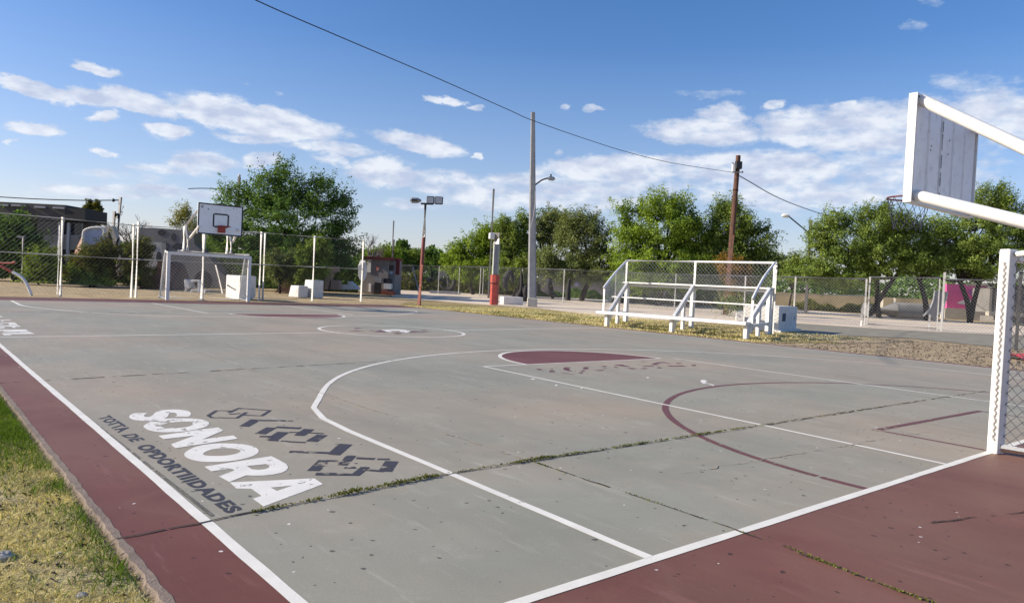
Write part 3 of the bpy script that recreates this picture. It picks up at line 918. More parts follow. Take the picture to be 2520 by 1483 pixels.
for p in [((158, 428), (190, 440), (230, 430), (190, 424)), ((470, 505), (480, 520), (505, 520), (515, 505), (490, 500)), ((800, 548), (820, 558), (835, 550), (815, 545)), ((1640, 408), (1660, 420), (1695, 416), (1670, 406)), ((2345, 445), (2350, 470), (2380, 490), (2430, 492), (2520, 520), (2520, 505), (2400, 480), (2435, 462), (2400, 442))]:
    mb.poly([gl(L4, p)], .0021)
tag(mb.build('white_paint_marks', MAT['white_letter']), 'white painted logo and splashes on the court', None, None, 'structure')

# ------------------------------------------------------------------ weeds and grass (uncountable)
def weeds(name, label, path, n, spread, hmax, dens=None, size=.022, mat='weed'):
    C = []
    tot = [0.0]
    for a, b in zip(path[:-1], path[1:]):
        tot.append(tot[-1] + (Vector(b[:2]) - Vector(a[:2])).length)
    for _ in range(n):
        t = random.random() * tot[-1]
        for i in range(len(path) - 1):
            if t <= tot[i + 1]:
                f = (t - tot[i]) / (tot[i + 1] - tot[i])
                p = lerp((*path[i][:2], 0), (*path[i + 1][:2], 0), f)
                d = path[i][2] * (1 - f) + path[i + 1][2] * f
                break
        clump = .5 + .5 * math.sin(t * 17.0) * math.sin(t * 5.3 + 1)
        if random.random() > d * (.35 + .9 * clump):
            continue
        C.append((p.x + random.gauss(0, spread * (.4 + d)), p.y + random.gauss(0, spread * (.4 + d)), .008 + abs(random.gauss(0, hmax * (.25 + .75 * d * clump)))))
    Q = leaf_quads(np.array(C), size * 1.7, size * .8, -.5)
    return tag(quads(name, MAT[mat], Q), label, 'weeds', None, 'stuff')
weeds('crack_weeds', 'low green weeds growing along the long crack across the court',
      [(.25, 1.69, .35), (.45, 1.71, .55), (.55, 1.72, .05), (.66, 1.73, .6), (.72, 1.735, .1), (.80, 1.74, .9), (1.25, 1.79, 1), (1.55, 1.815, .9), (1.62, 1.82, .1), (1.9, 1.83, .12), (2.2, 1.83, .25), (2.46, 1.83, .9), (2.9, 1.83, .38), (3.2, 1.825, .08), (3.6, 1.82, .45), (4.1, 1.815, .12), (4.5, 1.81, .45), (5.2, 1.795, .22), (5.8, 1.79, .06), (8, 1.77, .03), (12, 1.73, .0)], 11500, .009, .012, size=.012)
weeds('joint_weeds', 'moss and small weeds in the joint crossing the red border', [(2.43, 1.8, .5), (2.42, 1.6, .2), (2.42, 1.4, .03), (2.42, 1.0, .02), (2.42, .9, .22), (2.41, .6, .14), (2.41, .45, .02), (2.41, .3, .02), (2.40, -.25, .05), (2.36, -.45, .8), (2.33, -.65, .7), (2.32, -.75, .15), (2.3, -.9, .5), (2.3, -1.2, .7), (2.3, -1.6, .3)], 2600, .006, .006, size=.010)
# lawn: green along the slab edge, straw elsewhere
def blades(name, label, mat, pts, h, w, mat_lean=.45):
    n = len(pts)
    P = np.array(pts)
    a = RNG.uniform(0, 2 * np.pi, n)
    s = np.stack([np.cos(a), np.sin(a), np.zeros(n)], 1) * (w * RNG.uniform(.6, 1.4, n))[:, None]
    hh = h * RNG.uniform(.4, 1.3, n)
    lean = RNG.normal(0, mat_lean, (n, 2)) * hh[:, None]
    top = P + np.stack([lean[:, 0], lean[:, 1], hh], 1)
    midp = P + np.stack([lean[:, 0] * .35, lean[:, 1] * .35, hh * .6], 1)
    Q = np.stack([P - s, midp - s * .8, top, midp + s * .8], 1)
    return tag(quads(name, MAT[mat], Q), label, 'grass', None, 'stuff')
gp, dp = [], []
def patch(x, y):
    return math.sin(x * 3.1 + 1.3 * math.sin(y * 1.7)) * math.sin(y * 2.3 + x) + .5 * math.sin(x * 7 + y * 5.3)
for _ in range(330000):
    y = -.6 + 8.2 * random.random() ** 1.5
    x = -.47 - 1.7 * random.random() ** 1.2
    edge = -.47 - x
    g = math.exp(-edge / .10) * (.24 + .42 * patch(1.0, y * 2.2)) + (1 / (1 + math.exp(-(y - 3.6 - edge * .3) * 3.0))) * .9 + max(0, patch(x * 1.4, y * 1.1) - .35) * .55
    r = random.random()
    if r < g * .42:
        gp.append((x - .01, y, -.022))
    elif r < .50 + .30 * patch(x * 2, y * 2):
        dp.append((x - .01, y, -.022))
blades('green_grass', 'green grass growing against the concrete edge of the court', 'grass_green', gp, .05, .0026, .6)
blades('dry_grass', 'short straw coloured grass on the lawn left of the court', 'grass_dry', dp, .024, .0022, 1.1)
tp, tg = [], []
for _ in range(60000):
    t = random.random()
    x = xb + .05 + random.random() ** 1.2 * 8
    y = 9.3 + random.random() * 19
    q = patch(x * .9, y * .7)
    if q > .1 and random.random() < .35 and 10 < y < 24 and x < 22:
        tg.append((x, y, -.02))
    elif random.random() < .35:
        tp.append((x, y, -.02))
blades('strip_green_grass', 'sparse green ground cover along the far sideline', 'weed', tg, .07, .012)
blades('strip_dry_grass', 'dry straw tufts along the far sideline', 'grass_dry', tp, .06, .012)
C = []
for _ in range(3000):
    x = xb + .1 + random.random() * 9
    y = -4 + random.random() * 13
    C.append((x, y, -.01))
tag(quads('gravel_litter', MAT['debris'], leaf_quads(np.array(C), .07, .03, 0)), 'small dark litter scattered over the gravel', 'litter', None, 'stuff')
C = []
for _ in range(2600):
    C.append((-.5 - random.random() * 2.4, -1.2 + random.random() * 5.5, -.008))
tag(quads('lawn_litter', MAT['debris'], leaf_quads(np.array(C), .035, .016, 0)), 'small dark leaf litter scattered over the dry lawn', 'litter', None, 'stuff')
def rock(name, label, p, r, mat, sq):
    bmx = MB()
    rr = random.Random(hash(label) % 999)
    bmx.ball((p.x, p.y, p.z + r * sq[2] * .4), r, 9, 6, sq)
    bmx.v = [(x + rr.gauss(0, r * .1), y + rr.gauss(0, r * .1), z + rr.gauss(0, r * .08)) for x, y, z in bmx.v]
    return tag(bmx.build(name, mat), label, 'stone', 'stones lying on the dry lawn')
rock('stone', 'pale flat stone at the left edge of the dry lawn', G(4, 1375, -.02), .045, MAT['stone'], (1.2, .9, .5))
rock('stone', 'grey stone half buried in the dry lawn near the bottom edge', G(200, 1470, -.02), .022, MAT['stone'], (1.2, .9, .7))
rock('stone', 'small white pebble on the straw lawn above the grey stone', G(146, 1362, -.02), .011, MAT['blockwhite'], (1.3, .9, .7))

# ------------------------------------------------------------------ near goal at the right edge
def make_goal(name, label, x0, x1, y, out, h, r, wire_mat, sp, wr, lace=None, turn=0.0):
    """futsal goal; out = +1/-1 side its net lies on"""
    t = thing(name, label, 'goal', ((x0 + x1) / 2, y, 0))
    dtop, dbot = .55 * out, 1.05 * out
    for x in (x0, x1):
        MB().box((x, y, h / 2), (r * 2, r * 2, h), turn).build('post', MAT['white_chip'], t, bevel=.008)
    MB().bar((x0 + r, y, h - r), (x1 - r, y, h - r), r * 1.96, r * 1.96, (0, 0, 1)).build('crossbar', MAT['white_chip'], t, bevel=.008)
    for x in (x0, x1):
        b = MB()
        b.tube(spline([(x, y + .02 * out, h - r), (x, y + dtop * .6, h - r + .03), (x, y + dtop, h - .10), (x, y + dbot * .9, .5), (x, y + dbot, .05)], 5), r * .52, 8)
        b.build('stay', MAT['white_metal'], t, smooth=True)
        MB().tube([(x, y + r * out, .06), (x, y + dbot * .97, .06)], r * .75, 10).build('ground_bar', MAT['white_chip'], t, smooth=True)
    MB().tube([(x0, y + dbot, .05), (x1, y + dbot, .05)], r * .7, 10).build('rear_bar', MAT['white_metal'], t, smooth=True)
    nb = MB()
    # sides: quad between post and stay, then the back
    for x in (x0, x1):
        A = [Vector((x, y + r * out, .08)), Vector((x, y + dbot * .95, .08)), Vector((x, y + dtop, h - .1)), Vector((x, y + r * out, h - .05))]
        W, H = abs(dbot), h
        c = -H
        def P(u, v):
            u, v = u / W, v / H
            return A[0].lerp(A[1], u).lerp(A[3].lerp(A[2], u), v)
        while c < W:
            u0, u1 = max(c, 0), min(c + H, W)
            if u1 - u0 > .01:
                m = 6
                for k in range(m):
                    a_, b_ = u0 + (u1 - u0) * k / m, u0 + (u1 - u0) * (k + 1) / m
                    nb.wire(P(a_, a_ - c), P(b_, b_ - c), wr)
                    nb.wire(P(a_, H - (a_ - c)), P(b_, H - (b_ - c)), wr)
            c += sp
    W, H = x1 - x0, h
    A = [Vector((x0, y + dbot * .97, .06)), Vector((x1, y + dbot * .97, .06)), Vector((x1, y + dtop, h - .08)), Vector((x0, y + dtop, h - .08))]
    def P(u, v):
        u, v = u / W, v / H
        return A[0].lerp(A[1], u).lerp(A[3].lerp(A[2], u), v)
    c = -H
    while c < W:
        u0, u1 = max(c, 0), min(c + H, W)
        if u1 - u0 > .01:
            nb.wire(P(u0, u0 - c), P(u1, u1 - c), wr)
            nb.wire(P(u0, H - (u0 - c)), P(u1, H - (u1 - c)), wr)
        c += sp
    nb.build('net', wire_mat, t)
    if lace:
        for x in (x0, x1):
            lb = MB()
            for ph, amp in ((0, .014), (1.7, .010)):
                pts = []
                n = 560
                for i in range(n + 1):
                    z = .12 + (h - .24) * i / n
                    s_ = math.sin(i * .30 + .8 * math.sin(i * .037) + ph)
                    n1 = Vector((-math.cos(turn), -math.sin(turn), 0))
                    n2 = Vector((math.sin(turn), -math.cos(turn), 0))
                    pts.append(Vector((x, y, z)) + n1 * (r + .006 + .004 * abs(s_)) + n2 * (r * .40 + amp * s_))
                lb.tube(pts, .0030, 5)
            lb.build('lacing', lace, t, smooth=True)
    return t
make_goal('goal', 'white steel goal with wire net and laced post at the right edge of the picture', 6.49, 9.95, -.04, -1, 1.87, .051, MAT['wire_dark'], .105, .0034, MAT['lace'], math.radians(-22))
make_goal('goal', 'white steel goal with sagging wire net under the far backboard', 7.03, 10.25, 28.75, 1, 1.93, .062, MAT['wire_white'], .16, .0032)

# ------------------------------------------------------------------ basketball hoops
def hoop_rim(t, c, rad, mat, netm, nd, net=True, bracket=1):
    b = MB()
    b.tube([(c[0] + rad * math.cos(a * math.pi / 14), c[1] + rad * math.sin(a * math.pi / 14), c[2]) for a in range(29)], .011, 8, False)
    rimo = b.build('rim', mat, t, smooth=True)
    MB().box((c[0], c[1] + (rad + .06) * nd, c[2] - .01), (.16, .13, .02)).box((c[0], c[1] + (rad + .12) * nd, c[2] - .06), (.16, .012, .16)).build('rim_bracket', mat, t)
    if net:
        s = MB()
        nn = 9
        lv = [(0, 1.0), (.16, .88), (.30, .70), (.40, .66)]
        for k in range(nn):
            for j in range(len(lv) - 1):
                for dlt in (.5, -.5):
                    a0 = 2 * math.pi * (k + .5 * (j % 2)) / nn
                    a1 = a0 + 2 * math.pi * dlt / nn
                    s.wire((c[0] + rad * lv[j][1] * math.cos(a0), c[1] + rad * lv[j][1] * math.sin(a0), c[2] - lv[j][0]),
                           (c[0] + rad * lv[j + 1][1] * math.cos(a1), c[1] + rad * lv[j + 1][1] * math.sin(a1), c[2] - lv[j + 1][0]), .0040)
        s.build('rim_net', netm, rimo)
# near hoop: seen from behind, the backboard hangs over the court
BX0, BX1, BY, BZ0, BZ1 = 7.56, 9.54, 1.30, 2.49, 3.73
t = thing('basketball_hoop', 'near basketball hoop seen from behind, ribbed white backboard on two pairs of fat white tubes', 'basketball hoop', (8.55, -1.6, 0))
b = MB()
wf = .075
b.box(((BX0 + BX1) / 2, BY + .03, (BZ0 + BZ1) / 2), (BX1 - BX0 - .02, .016, BZ1 - BZ0 - .02))
bo = b.build('backboard', MAT['board_white'], t)
b = MB()
b.box((BX0 + .012, BY + .005, (BZ0 + BZ1) / 2), (.024, .09, BZ1 - BZ0)).box((BX1 - .012, BY + .005, (BZ0 + BZ1) / 2), (.024, .09, BZ1 - BZ0))
b.box(((BX0 + BX1) / 2, BY + .005, BZ1 - .012), (BX1 - BX0 - .05, .088, .024)).box(((BX0 + BX1) / 2, BY + .005, BZ0 + .012), (BX1 - BX0 - .05, .088, .024))
b.build('edge_frame', MAT['white_metal'], bo)
nr = 5
for k in range(nr):
    x = BX0 + .04 + (BX1 - BX0 - .08) * (k + .5) / nr
    w_ = (BX1 - BX0 - .08) / nr
    MB().hexa([(x - w_ * .45, BY + .020, BZ0 + .03), (x + w_ * .45, BY + .020, BZ0 + .03), (x + w_ * .37, BY - .030, BZ0 + .03), (x - w_ * .37, BY - .018, BZ0 + .03)],
              [(x - w_ * .45, BY + .020, BZ1 - .03), (x + w_ * .45, BY + .020, BZ1 - .03), (x + w_ * .37, BY - .030, BZ1 - .03), (x - w_ * .37, BY - .018, BZ1 - .03)]).build('back_rib', MAT['board_white'], bo)
random.seed(3)
xx = BX0 + .04 + (BX1 - BX0 - .08) * 2.06 / nr
for i in range(5):                                     # long vertical flakes where the paint has come off
    z0 = BZ0 + .06 + .215 * i
    L_ = random.uniform(.12, .20)
    b = MB()
    ring = []
    for k in range(7):
        ring.append((xx + random.gauss(0, .003) + random.uniform(.004, .012), BY + .0, z0 + L_ * k / 6))
    for k in range(6, -1, -1):
        ring.append((xx - random.uniform(.003, .009), BY + .0, z0 + L_ * k / 6))
    b.prism([(x, BY - .0335, z) for x, _, z in ring], (0, .002, 0)).build('peeling_paint', MAT['debris'], bo)
for xq, zq in ((BX0 + .50, 3.2), (BX0 + .49, 3.15), (BX0 + 1.02, 3.18), (BX0 + 1.04, 3.35)):
    MB().box((xq, BY - .0325, zq), (.010, .004, .022), 0, 0, .4).build('peeling_paint', MAT['debris'], bo)
for s_, x in ((1, BX0 + .13), (-1, BX1 - .13)):
    top0, bot0 = Vector((x, BY - .03, BZ1 - .06)), Vector((x, BY - .03, BZ0 + .09))
    dt = PLX(2520, 365, BX0 + .13) - PLX(2262, 245, BX0 + .13)
    db = PLX(2520, 546, BX0 + .13) - PLX(2250, 480, BX0 + .13)
    for p0, d_ in ((top0, dt), (bot0, db)):
        d_ = Vector((0, d_.y, d_.z))
        k = (-1.75 - p0.y) / d_.y
        b = MB()
        b.tube([p0 + Vector((0, .015, 0)), p0, p0 + d_ * k], [.045, .066, .066], 16)
        b.build('arm_tube', MAT['white_metal'], t, smooth=True)
    MB().tube([(x, -1.75, 0), (x, -1.75, 2.35)], .075, 16).build('upright', MAT['white_metal'], t, smooth=True)
hoop_rim(t, (8.52, BY + .37, 2.66), .245, MAT['rimdark'], MAT['string'], -1)
# far hoop: front of its board faces the court
FY = 26.6
bx0, bx1, bz0, bz1 = 7.43, 9.13, 2.60, 3.78
fd = PLY(542, 540, FY)
t = thing('basketball_hoop', 'far basketball hoop, white backboard with black border and red rim above the far goal', 'basketball hoop', (8.4, 28.95, 0))
c0, c1, c2, c3 = PLY(487, 498, FY), PLY(598, 508, FY), PLY(597, 582, FY), PLY(486, 576, FY)
bx0, bx1 = (c0.x + c3.x) / 2, (c1.x + c2.x) / 2
bz0, bz1 = (c2.z + c3.z) / 2, (c0.z + c1.z) / 2
bo = MB().box(((bx0 + bx1) / 2, FY + .02, (bz0 + bz1) / 2), (bx1 - bx0, .035, bz1 - bz0)).build('backboard', MAT['board_white'], t)
b = MB()
bw = .05
zc, xc = (bz0 + bz1) / 2, (bx0 + bx1) / 2
b.box((bx0 + bw / 2, FY - .001, zc), (bw, .006, bz1 - bz0)).box((bx1 - bw / 2, FY - .001, zc), (bw, .006, bz1 - bz0))
b.box((xc, FY - .001, bz0 + bw / 2), (bx1 - bx0 - 2 * bw, .006, bw)).box((xc, FY - .001, bz1 - bw / 2), (bx1 - bx0 - 2 * bw, .006, bw))
b.build('border_stripe', MAT['black_paint'], bo)
q0, q1 = PLY(526, 530, FY), PLY(561, 557, FY)
b = MB()
sx0, sx1, sz0, sz1 = q0.x, q1.x, bz0 + .32, bz0 + .80
b.box((sx0, FY - .001, (sz0 + sz1) / 2), (.055, .006, sz1 - sz0)).box((sx1, FY - .001, (sz0 + sz1) / 2), (.055, .006, sz1 - sz0))
b.box(((sx0 + sx1) / 2, FY - .001, sz0), (sx1 - sx0 - .055, .006, .055)).box(((sx0 + sx1) / 2, FY - .001, sz1), (sx1 - sx0 - .055, .006, .055))
b.build('target_square', MAT['black_paint'], bo)
for xq, zq, s_ in ((bx0 + .15, bz1 - .15, .06), (bx0 + .38, bz1 - .22, .035), (bx1 - .37, bz1 - .12, .025), (bx1 - .25, bz1 - .12, .02)):
    MB().box((xq, FY - .001, zq), (s_ * 1.4, .006, s_ * 1.6)).build('scuff', MAT['sill_grey'], bo)
hoop_rim(t, ((sx0 + sx1) / 2 + .02, FY - .34, sz0 + .02), .235, MAT['rim'], MAT['string'], 1, net=False)
MB().box(((sx0 + sx1) / 2 + .02, FY - .06, sz0 - .09), (.26, .10, .26)).build('rim_plate', MAT['rim'], t)
yb = 29.35
pcx = PLY(497, 720, yb).x
MB().tube([(pcx, yb, 0), (pcx, yb, 2.75)], .075, 12).build('pole', MAT['white_metal'], t, smooth=True)
MB().tube([(pcx, yb, 0), (pcx, yb, .06)], [.22, .10], 14).build('base_plate', MAT['galv'], t, smooth=True)
MB().tube([(pcx - 1.0, yb, 1.98), (pcx + 1.9, yb, 1.98)], .05, 10).build('cross_tube', MAT['white_metal'], t, smooth=True)
for px in (452, 462, 559, 569):
    p = PLY(px, 600, yb)
    tall = px in (452, 559)
    MB().tube([(p.x, yb, 2.0), (p.x, yb, 3.0 if tall else 2.55)], .06 if tall else .055, 10).build('upright', MAT['white_metal'], t, smooth=True)
for px, ex in ((462, bx0 + .06), (569, bx1 - .15)):
    p = PLY(px, 600, yb)
    MB().tube(spline([(p.x, yb, 2.48), (p.x + .06, yb - .1, 2.56), (ex, FY + .12, bz0 + .22), (ex, FY + .045, bz0 + .25)], 5), .052, 10).build('brace', MAT['white_metal'], t, smooth=True)
    MB().tube(spline([(p.x, yb + .01, 2.5), (p.x - .10, yb - .05, 2.75), (p.x - .12, yb - .08, 3.05)], 5), .045, 10).build('brace', MAT['white_metal'], t, smooth=True)
    MB().tube([(p.x - .12, yb - .08, 3.04), (ex, FY + .06, bz1 - .25)], .04, 10).build('brace', MAT['white_metal'], t, smooth=True)

# ------------------------------------------------------------------ fences
def chain_fence(name, label, posts, rails, mesh, mat_post='galv', wire='wire', group=None, mat_rail='galv'):
    """posts: (x,y,h,r,w?)  rails: (p,q,r)  mesh: (a,b,z0a,z1a,z0b,z1b,sp,r)"""
    t = thing(name, label, 'fence', (posts[0][0], posts[0][1], 0), group)
    for x, y, h, r in posts:
        MB().tube([(x, y, 0), (x, y, h)], r, 10).build('fence_post', MAT[mat_post], t, smooth=True)
    for p, q, r in rails:
        MB().tube([p, q], r, 8).build('rail', MAT[mat_rail], t, smooth=True)
    for m in mesh:
        mb_ = MB()
        mesh_panel(mb_, *m)
        mb_.build('wire_mesh', MAT[wire], t)
    return t
# tall fence behind the far goal
FN = [(-26.0, 30.0, 3.0), (-6.0, 30.05, 3.0), tuple(G(148, 730)[:2]) + (2.92,), tuple(G(323, 732)[:2]) + (2.92,), tuple(G(637, 739)[:2]) + (3.05,), tuple(G(768, 740)[:2]) + (3.12,), tuple(G(888, 741)[:2]) + (3.2,)]
posts = [(x, y, h + .05, .055) for x, y, h in FN]
for px in (334, 646):
    g = G(px, 732 + (px - 334) * .02)
    posts.append((g.x, g.y, 3.1, .05))
g = G(141, 724)
posts.append((g.x, g.y, 2.75, .022))
rails, meshes = [], []
for (x0, y0, h0), (x1, y1, h1) in zip(FN[:-1], FN[1:]):
    rails.append(((x0, y0, h0), (x1, y1, h1), .022))
    rails.append(((x0, y0, h0 * .53), (x1, y1, h1 * .53), .028))
    meshes.append(((x0, y0 + .03), (x1, y1 + .03), .08, h0 - .02, .08, h1 - .02, .165, .0026))
chain_fence('chain_link_fence', 'tall chain link fence with white posts behind the far goal', posts, rails, meshes, 'white_metal', 'wire_dark', None, 'lampgrey')
# lower playground fence from the kiosk to the bleachers
FC = [G(965, 722), G(1180, 729.5), G(1385, 745.7), G(1512, 752)]
FCh = [2.35, 2.68, 2.6, 2.62]
posts = [(p.x, p.y, h, .05) for p, h in zip(FC, FCh)]
for px, py in ((1187, 729), (1282, 738), (1078, 724), (1128, 726.5)):
    g = G(px, py)
    posts.append((g.x, g.y, 2.55, .038))
rails = [((a.x, a.y, ha), (b.x, b.y, hb), .04) for a, b, ha, hb in zip(FC[:-1], FC[1:], FCh[:-1], FCh[1:])]
meshes = [((a.x, a.y), (b.x, b.y), .05, ha, .05, hb, .20, .0042) for a, b, ha, hb in zip(FC[:-1], FC[1:], FCh[:-1], FCh[1:])]
chain_fence('chain_link_fence', 'low chain link fence with grey posts in front of the middle trees', posts, rails, meshes)
gq = G(1068, 722)
pt = lambda x, y, d: at(x, y, d)
# fence behind the bleachers and the gate to the right of them
FR = [G(1512, 751), G(1829.6, 780), G(1952, 790), G(2126, 802.4)]
FRh = [2.62, 2.46, 2.48, 2.48]
posts = [(p.x, p.y, h, .05) for p, h in zip(FR[1:], FRh[1:])]
gg = G(1659, 764)
posts.append((gg.x, gg.y, 2.55, .045))
rails = [((a.x, a.y, ha), (b.x, b.y, hb), .04) for a, b, ha, hb in zip(FR[:-1], FR[1:], FRh[:-1], FRh[1:])]
rails.append((FR[1] + Vector((0, 0, 1.42)), FR[3] + Vector((0, 0, 1.60)), .032))
meshes = [((a.x, a.y), (b.x, b.y), .05, ha, .05, hb, .17, .0046) for a, b, ha, hb in zip(FR[:-1], FR[1:], FRh[:-1], FRh[1:])]
chain_fence('chain_link_fence', 'chain link fence with a middle rail running behind the bleachers', posts, rails, meshes)
a, b_ = G(2134, 802.4), G(2305, 814)
chain_fence('fence_gate', 'closed chain link gate leaf between two posts on the grey path', [(a.x, a.y, 2.62, .05), (b_.x, b_.y, 2.66, .03)],
            [((a.x, a.y, 2.6), (b_.x, b_.y, 2.66), .04), ((a.x, a.y, .12), (b_.x, b_.y, .12), .03)], [((a.x, a.y), (b_.x, b_.y), .12, 2.6, .12, 2.66, .17, .0046)])
bpy.data.objects['fence_gate']['category'] = 'gate'
a, b_ = G(2316, 815), G(2600, 838)
h2 = (PLX(2481, 683.6, PLX(2316, 815, a.x).x).z, )
hb_ = 2.62
chain_fence('chain_link_fence', 'chain link fence with one taller post in front of the pink wall', [(a.x, a.y, 2.95, .06), (b_.x, b_.y, hb_, .05)],
            [((a.x, a.y, 2.60), (b_.x, b_.y, hb_), .045)], [((a.x, a.y), (b_.x, b_.y), .05, 2.6, .05, hb_, .17, .0046)])
for px, pyb, pyt, lab in ((2119, 802, 772, 'short grey stub post left of the closed gate leaf'), (2286, 811, 773, 'short grey stub post at the right end of the gate')):
    g = G(px, pyb)
    hh = (pyb - pyt) / F * depth_of(g)
    tag(MB().tube([(g.x, g.y, 0), (g.x, g.y, hh - .03), (g.x, g.y, hh)], [.055, .055, .03], 10).build('stub_post', MAT['galv'], smooth=True), lab, 'post')

# ------------------------------------------------------------------ bleachers
FL, FRr = Vector((17.85, 15.32, 0)), Vector((18.52, 10.05, 0))
BL, BR = Vector((21.75, 17.85, 0)), Vector((22.15, 11.45, 0))
def bp(u, v, z):
    p = FL.lerp(FRr, u).lerp(BL.lerp(BR, u), v)
    return Vector((p.x, p.y, z))
t = thing('bleachers', 'white timber and steel bleachers with three rows, handrails and chain link back', 'bleachers', bp(.5, .5, 0))
UPZ = (0, 0, 1)
for (v, z, th, w_, u0, u1) in ((0.0, .475, .10, .44, -.045, 1.0), (.53, 1.02, .045, .34, -.02, 1.0), (.97, 1.60, .06, .36, -.0, 1.0)):
    b = MB()
    for off in (-.5, .5):
        a, c = bp(u0, v, z), bp(u1, v, z)
        d = (c - a).normalized()
        n_ = Vector((-d.y, d.x, 0)) * (w_ * .5)
        b.bar(a + n_ * off * 1.02, c + n_ * off * 1.02, w_ * .48, th, UPZ)
    b.build('seat', MAT['white_wood'], t, bevel=.008)
# narrow foot boards
for v, z in ((.30, .46), (.74, .98)):
    pass
MB().bar(bp(0, .98, 1.50), bp(1, .98, 1.50), .06, .09, UPZ).build('seat_rail', MAT['white_metal'], t)
for u in (.02, .505, .985):
    MB().bar(bp(u, 0.01, 0), bp(u, 0.01, .42), .15, .13, (0, 1, 0)).build('leg', MAT['white_wood'], t, bevel=.008)
    MB().bar(bp(u, .50, 0), bp(u, .50, .985), .11, .11, (0, 1, 0)).build('leg', MAT['white_wood'], t, bevel=.006)
    MB().bar(bp(u, .97, 0), bp(u, .97, 1.54), .15, .14, (0, 1, 0)).build('leg', MAT['white_wood'], t, bevel=.008)
    MB().bar(bp(u + .003, .06, .47), bp(u + .003, .93, 1.53), .10, .19, UPZ).build('stringer', MAT['white_wood'], t, bevel=.008)
    MB().bar(bp(u - .003, .04, .38), bp(u - .003, .97, .38), .08, .10, UPZ).build('tie_beam', MAT['white_wood'], t)
    br = MB()
    br.prism([bp(u - .012, .05, .45), bp(u - .012, .20, .45), bp(u - .012, .05, .12)], bp(u + .012, .05, .45) - bp(u - .012, .05, .45))
    br.build('gusset', MAT['white_wood'], t)
b = MB()
HR = 2.50
for u in (0, .505, 1.0):
    MB().tube([bp(u, 1.02, 0), bp(u, 1.02, HR)], .045, 10).build('rail_post', MAT['white_metal'], t, smooth=True)
MB().tube([bp(1.0, 1.10, 0), bp(1.0, 1.10, HR - .05), bp(1.0, 1.06, HR)], .04, 10).build('rail_post', MAT['white_metal'], t, smooth=True)
MB().tube([bp(0, 1.02, HR), bp(.505, 1.02, HR), bp(1.0, 1.02, HR)], .042, 10).build('top_rail', MAT['white_metal'], t, smooth=True)
for u, zf in ((-.02, 1.38), (1.01, 1.27)):
    MB().tube([bp(u, .03, .2 if u > .5 else .45), bp(u, .03, zf)], .042, 10).build('rail_post', MAT['white_metal'], t, smooth=True)
    MB().tube(spline([bp(u, .03, zf - .03), bp(u, .05, zf + .02), bp(u * .98 + .01, .5, (zf + HR) / 2 + .03), bp(min(max(u, 0), 1), 1.0, HR - .01)], 5), .042, 10).build('handrail', MAT['white_metal'], t, smooth=True)
nb = MB()
mesh_panel(nb, bp(0, 1.02, 0), bp(.5, 1.02, 0), .55, HR - .04, .55, HR - .04, .15, .0036)
mesh_panel(nb, bp(.51, 1.02, 0), bp(1, 1.02, 0), .55, HR - .04, .55, HR - .04, .15, .0036)
nb.build('wire_mesh', MAT['wire_white'], t)
nb = MB()
a, c = bp(-.02, .05, 0), bp(0, 1.0, 0)
mesh_panel(nb, a, c, .55, 1.36, 1.5, HR - .04, .15, .0034)
nb.build('side_mesh', MAT['wire_white'], t)
# cabinet at the right end of the bleachers
g0, g1 = G(1915, 817), G(1959, 813)
t = thing('utility_cabinet', 'white utility cabinet with dark blue square window at the right end of the bleachers', 'cabinet', ((g0.x + g1.x) / 2, (g0.y + g1.y) / 2, 0))
d = (g1 - g0).normalized()
n_ = Vector((-d.y, d.x, 0))
H_ = .97
body = MB().hexa([g0, g1, g1 + n_ * 1.3, g0 + n_ * 1.3], [p + Vector((0, 0, H_)) for p in (g0, g1, g1 + n_ * 1.3, g0 + n_ * 1.3)]).build('body', MAT['blockwhite'], t, bevel=.015)
MB().hexa([g0 - d * .05 - n_ * .1 + Vector((0, 0, -.02)), g1 + d * .3 - n_ * .1 + Vector((0, 0, -.02)), g1 + d * .3 + n_ * .5 + Vector((0, 0, -.02)), g0 - d * .05 + n_ * .5 + Vector((0, 0, -.02))],
          [p + Vector((0, 0, .07)) for p in (g0 - d * .05 - n_ * .1, g1 + d * .3 - n_ * .1, g1 + d * .3 + n_ * .5, g0 - d * .05 + n_ * .5)]).build('base_slab', MAT['blockwhite'], t)
wc = g0.lerp(g1, .26) - n_ * .006 + Vector((0, 0, .55))
MB().bar(wc - d * .22, wc + d * .22, .016, .30, UPZ).build('window', MAT['darkblue'], t)
wc = g0.lerp(g1, .86) - n_ * .01 + Vector((0, 0, .50))
MB().bar(wc - d * .04, wc + d * .04, .02, .12, UPZ).build('latch', MAT['galv'], t)
tag(MB().hexa([p - Vector((0, 0, .02)) for p in (G(1868, 795), G(1898, 797), G(1898, 797) + n_ * .8, G(1868, 795) + n_ * .8)], [p + Vector((0, 0, .76)) for p in (G(1868, 795), G(1898, 797), G(1898, 797) + n_ * .8, G(1868, 795) + n_ * .8)]).build('concrete_block', MAT['blockwhite'], bevel=.02),
    'white painted block standing behind the right stringer of the bleachers', 'block')
gp_ = G(1831, 788)
t = thing('planter', 'pale square planter with a leafy plant behind the bleacher seats', 'planter', gp_)
mb = MB()
mb.box((gp_.x, gp_.y, .24), (.85, .85, .52), .6)
mb.build('pot', MAT['sheet'], t, bevel=.02)
cc = np.array([(gp_.x - .55, gp_.y + .45, .9)]) + RNG.normal(size=(900, 3)) * np.array([.42, .42, .28])
quads('plant', MAT['fol_grey'], leaf_quads(cc, .12, .06, 0), t)

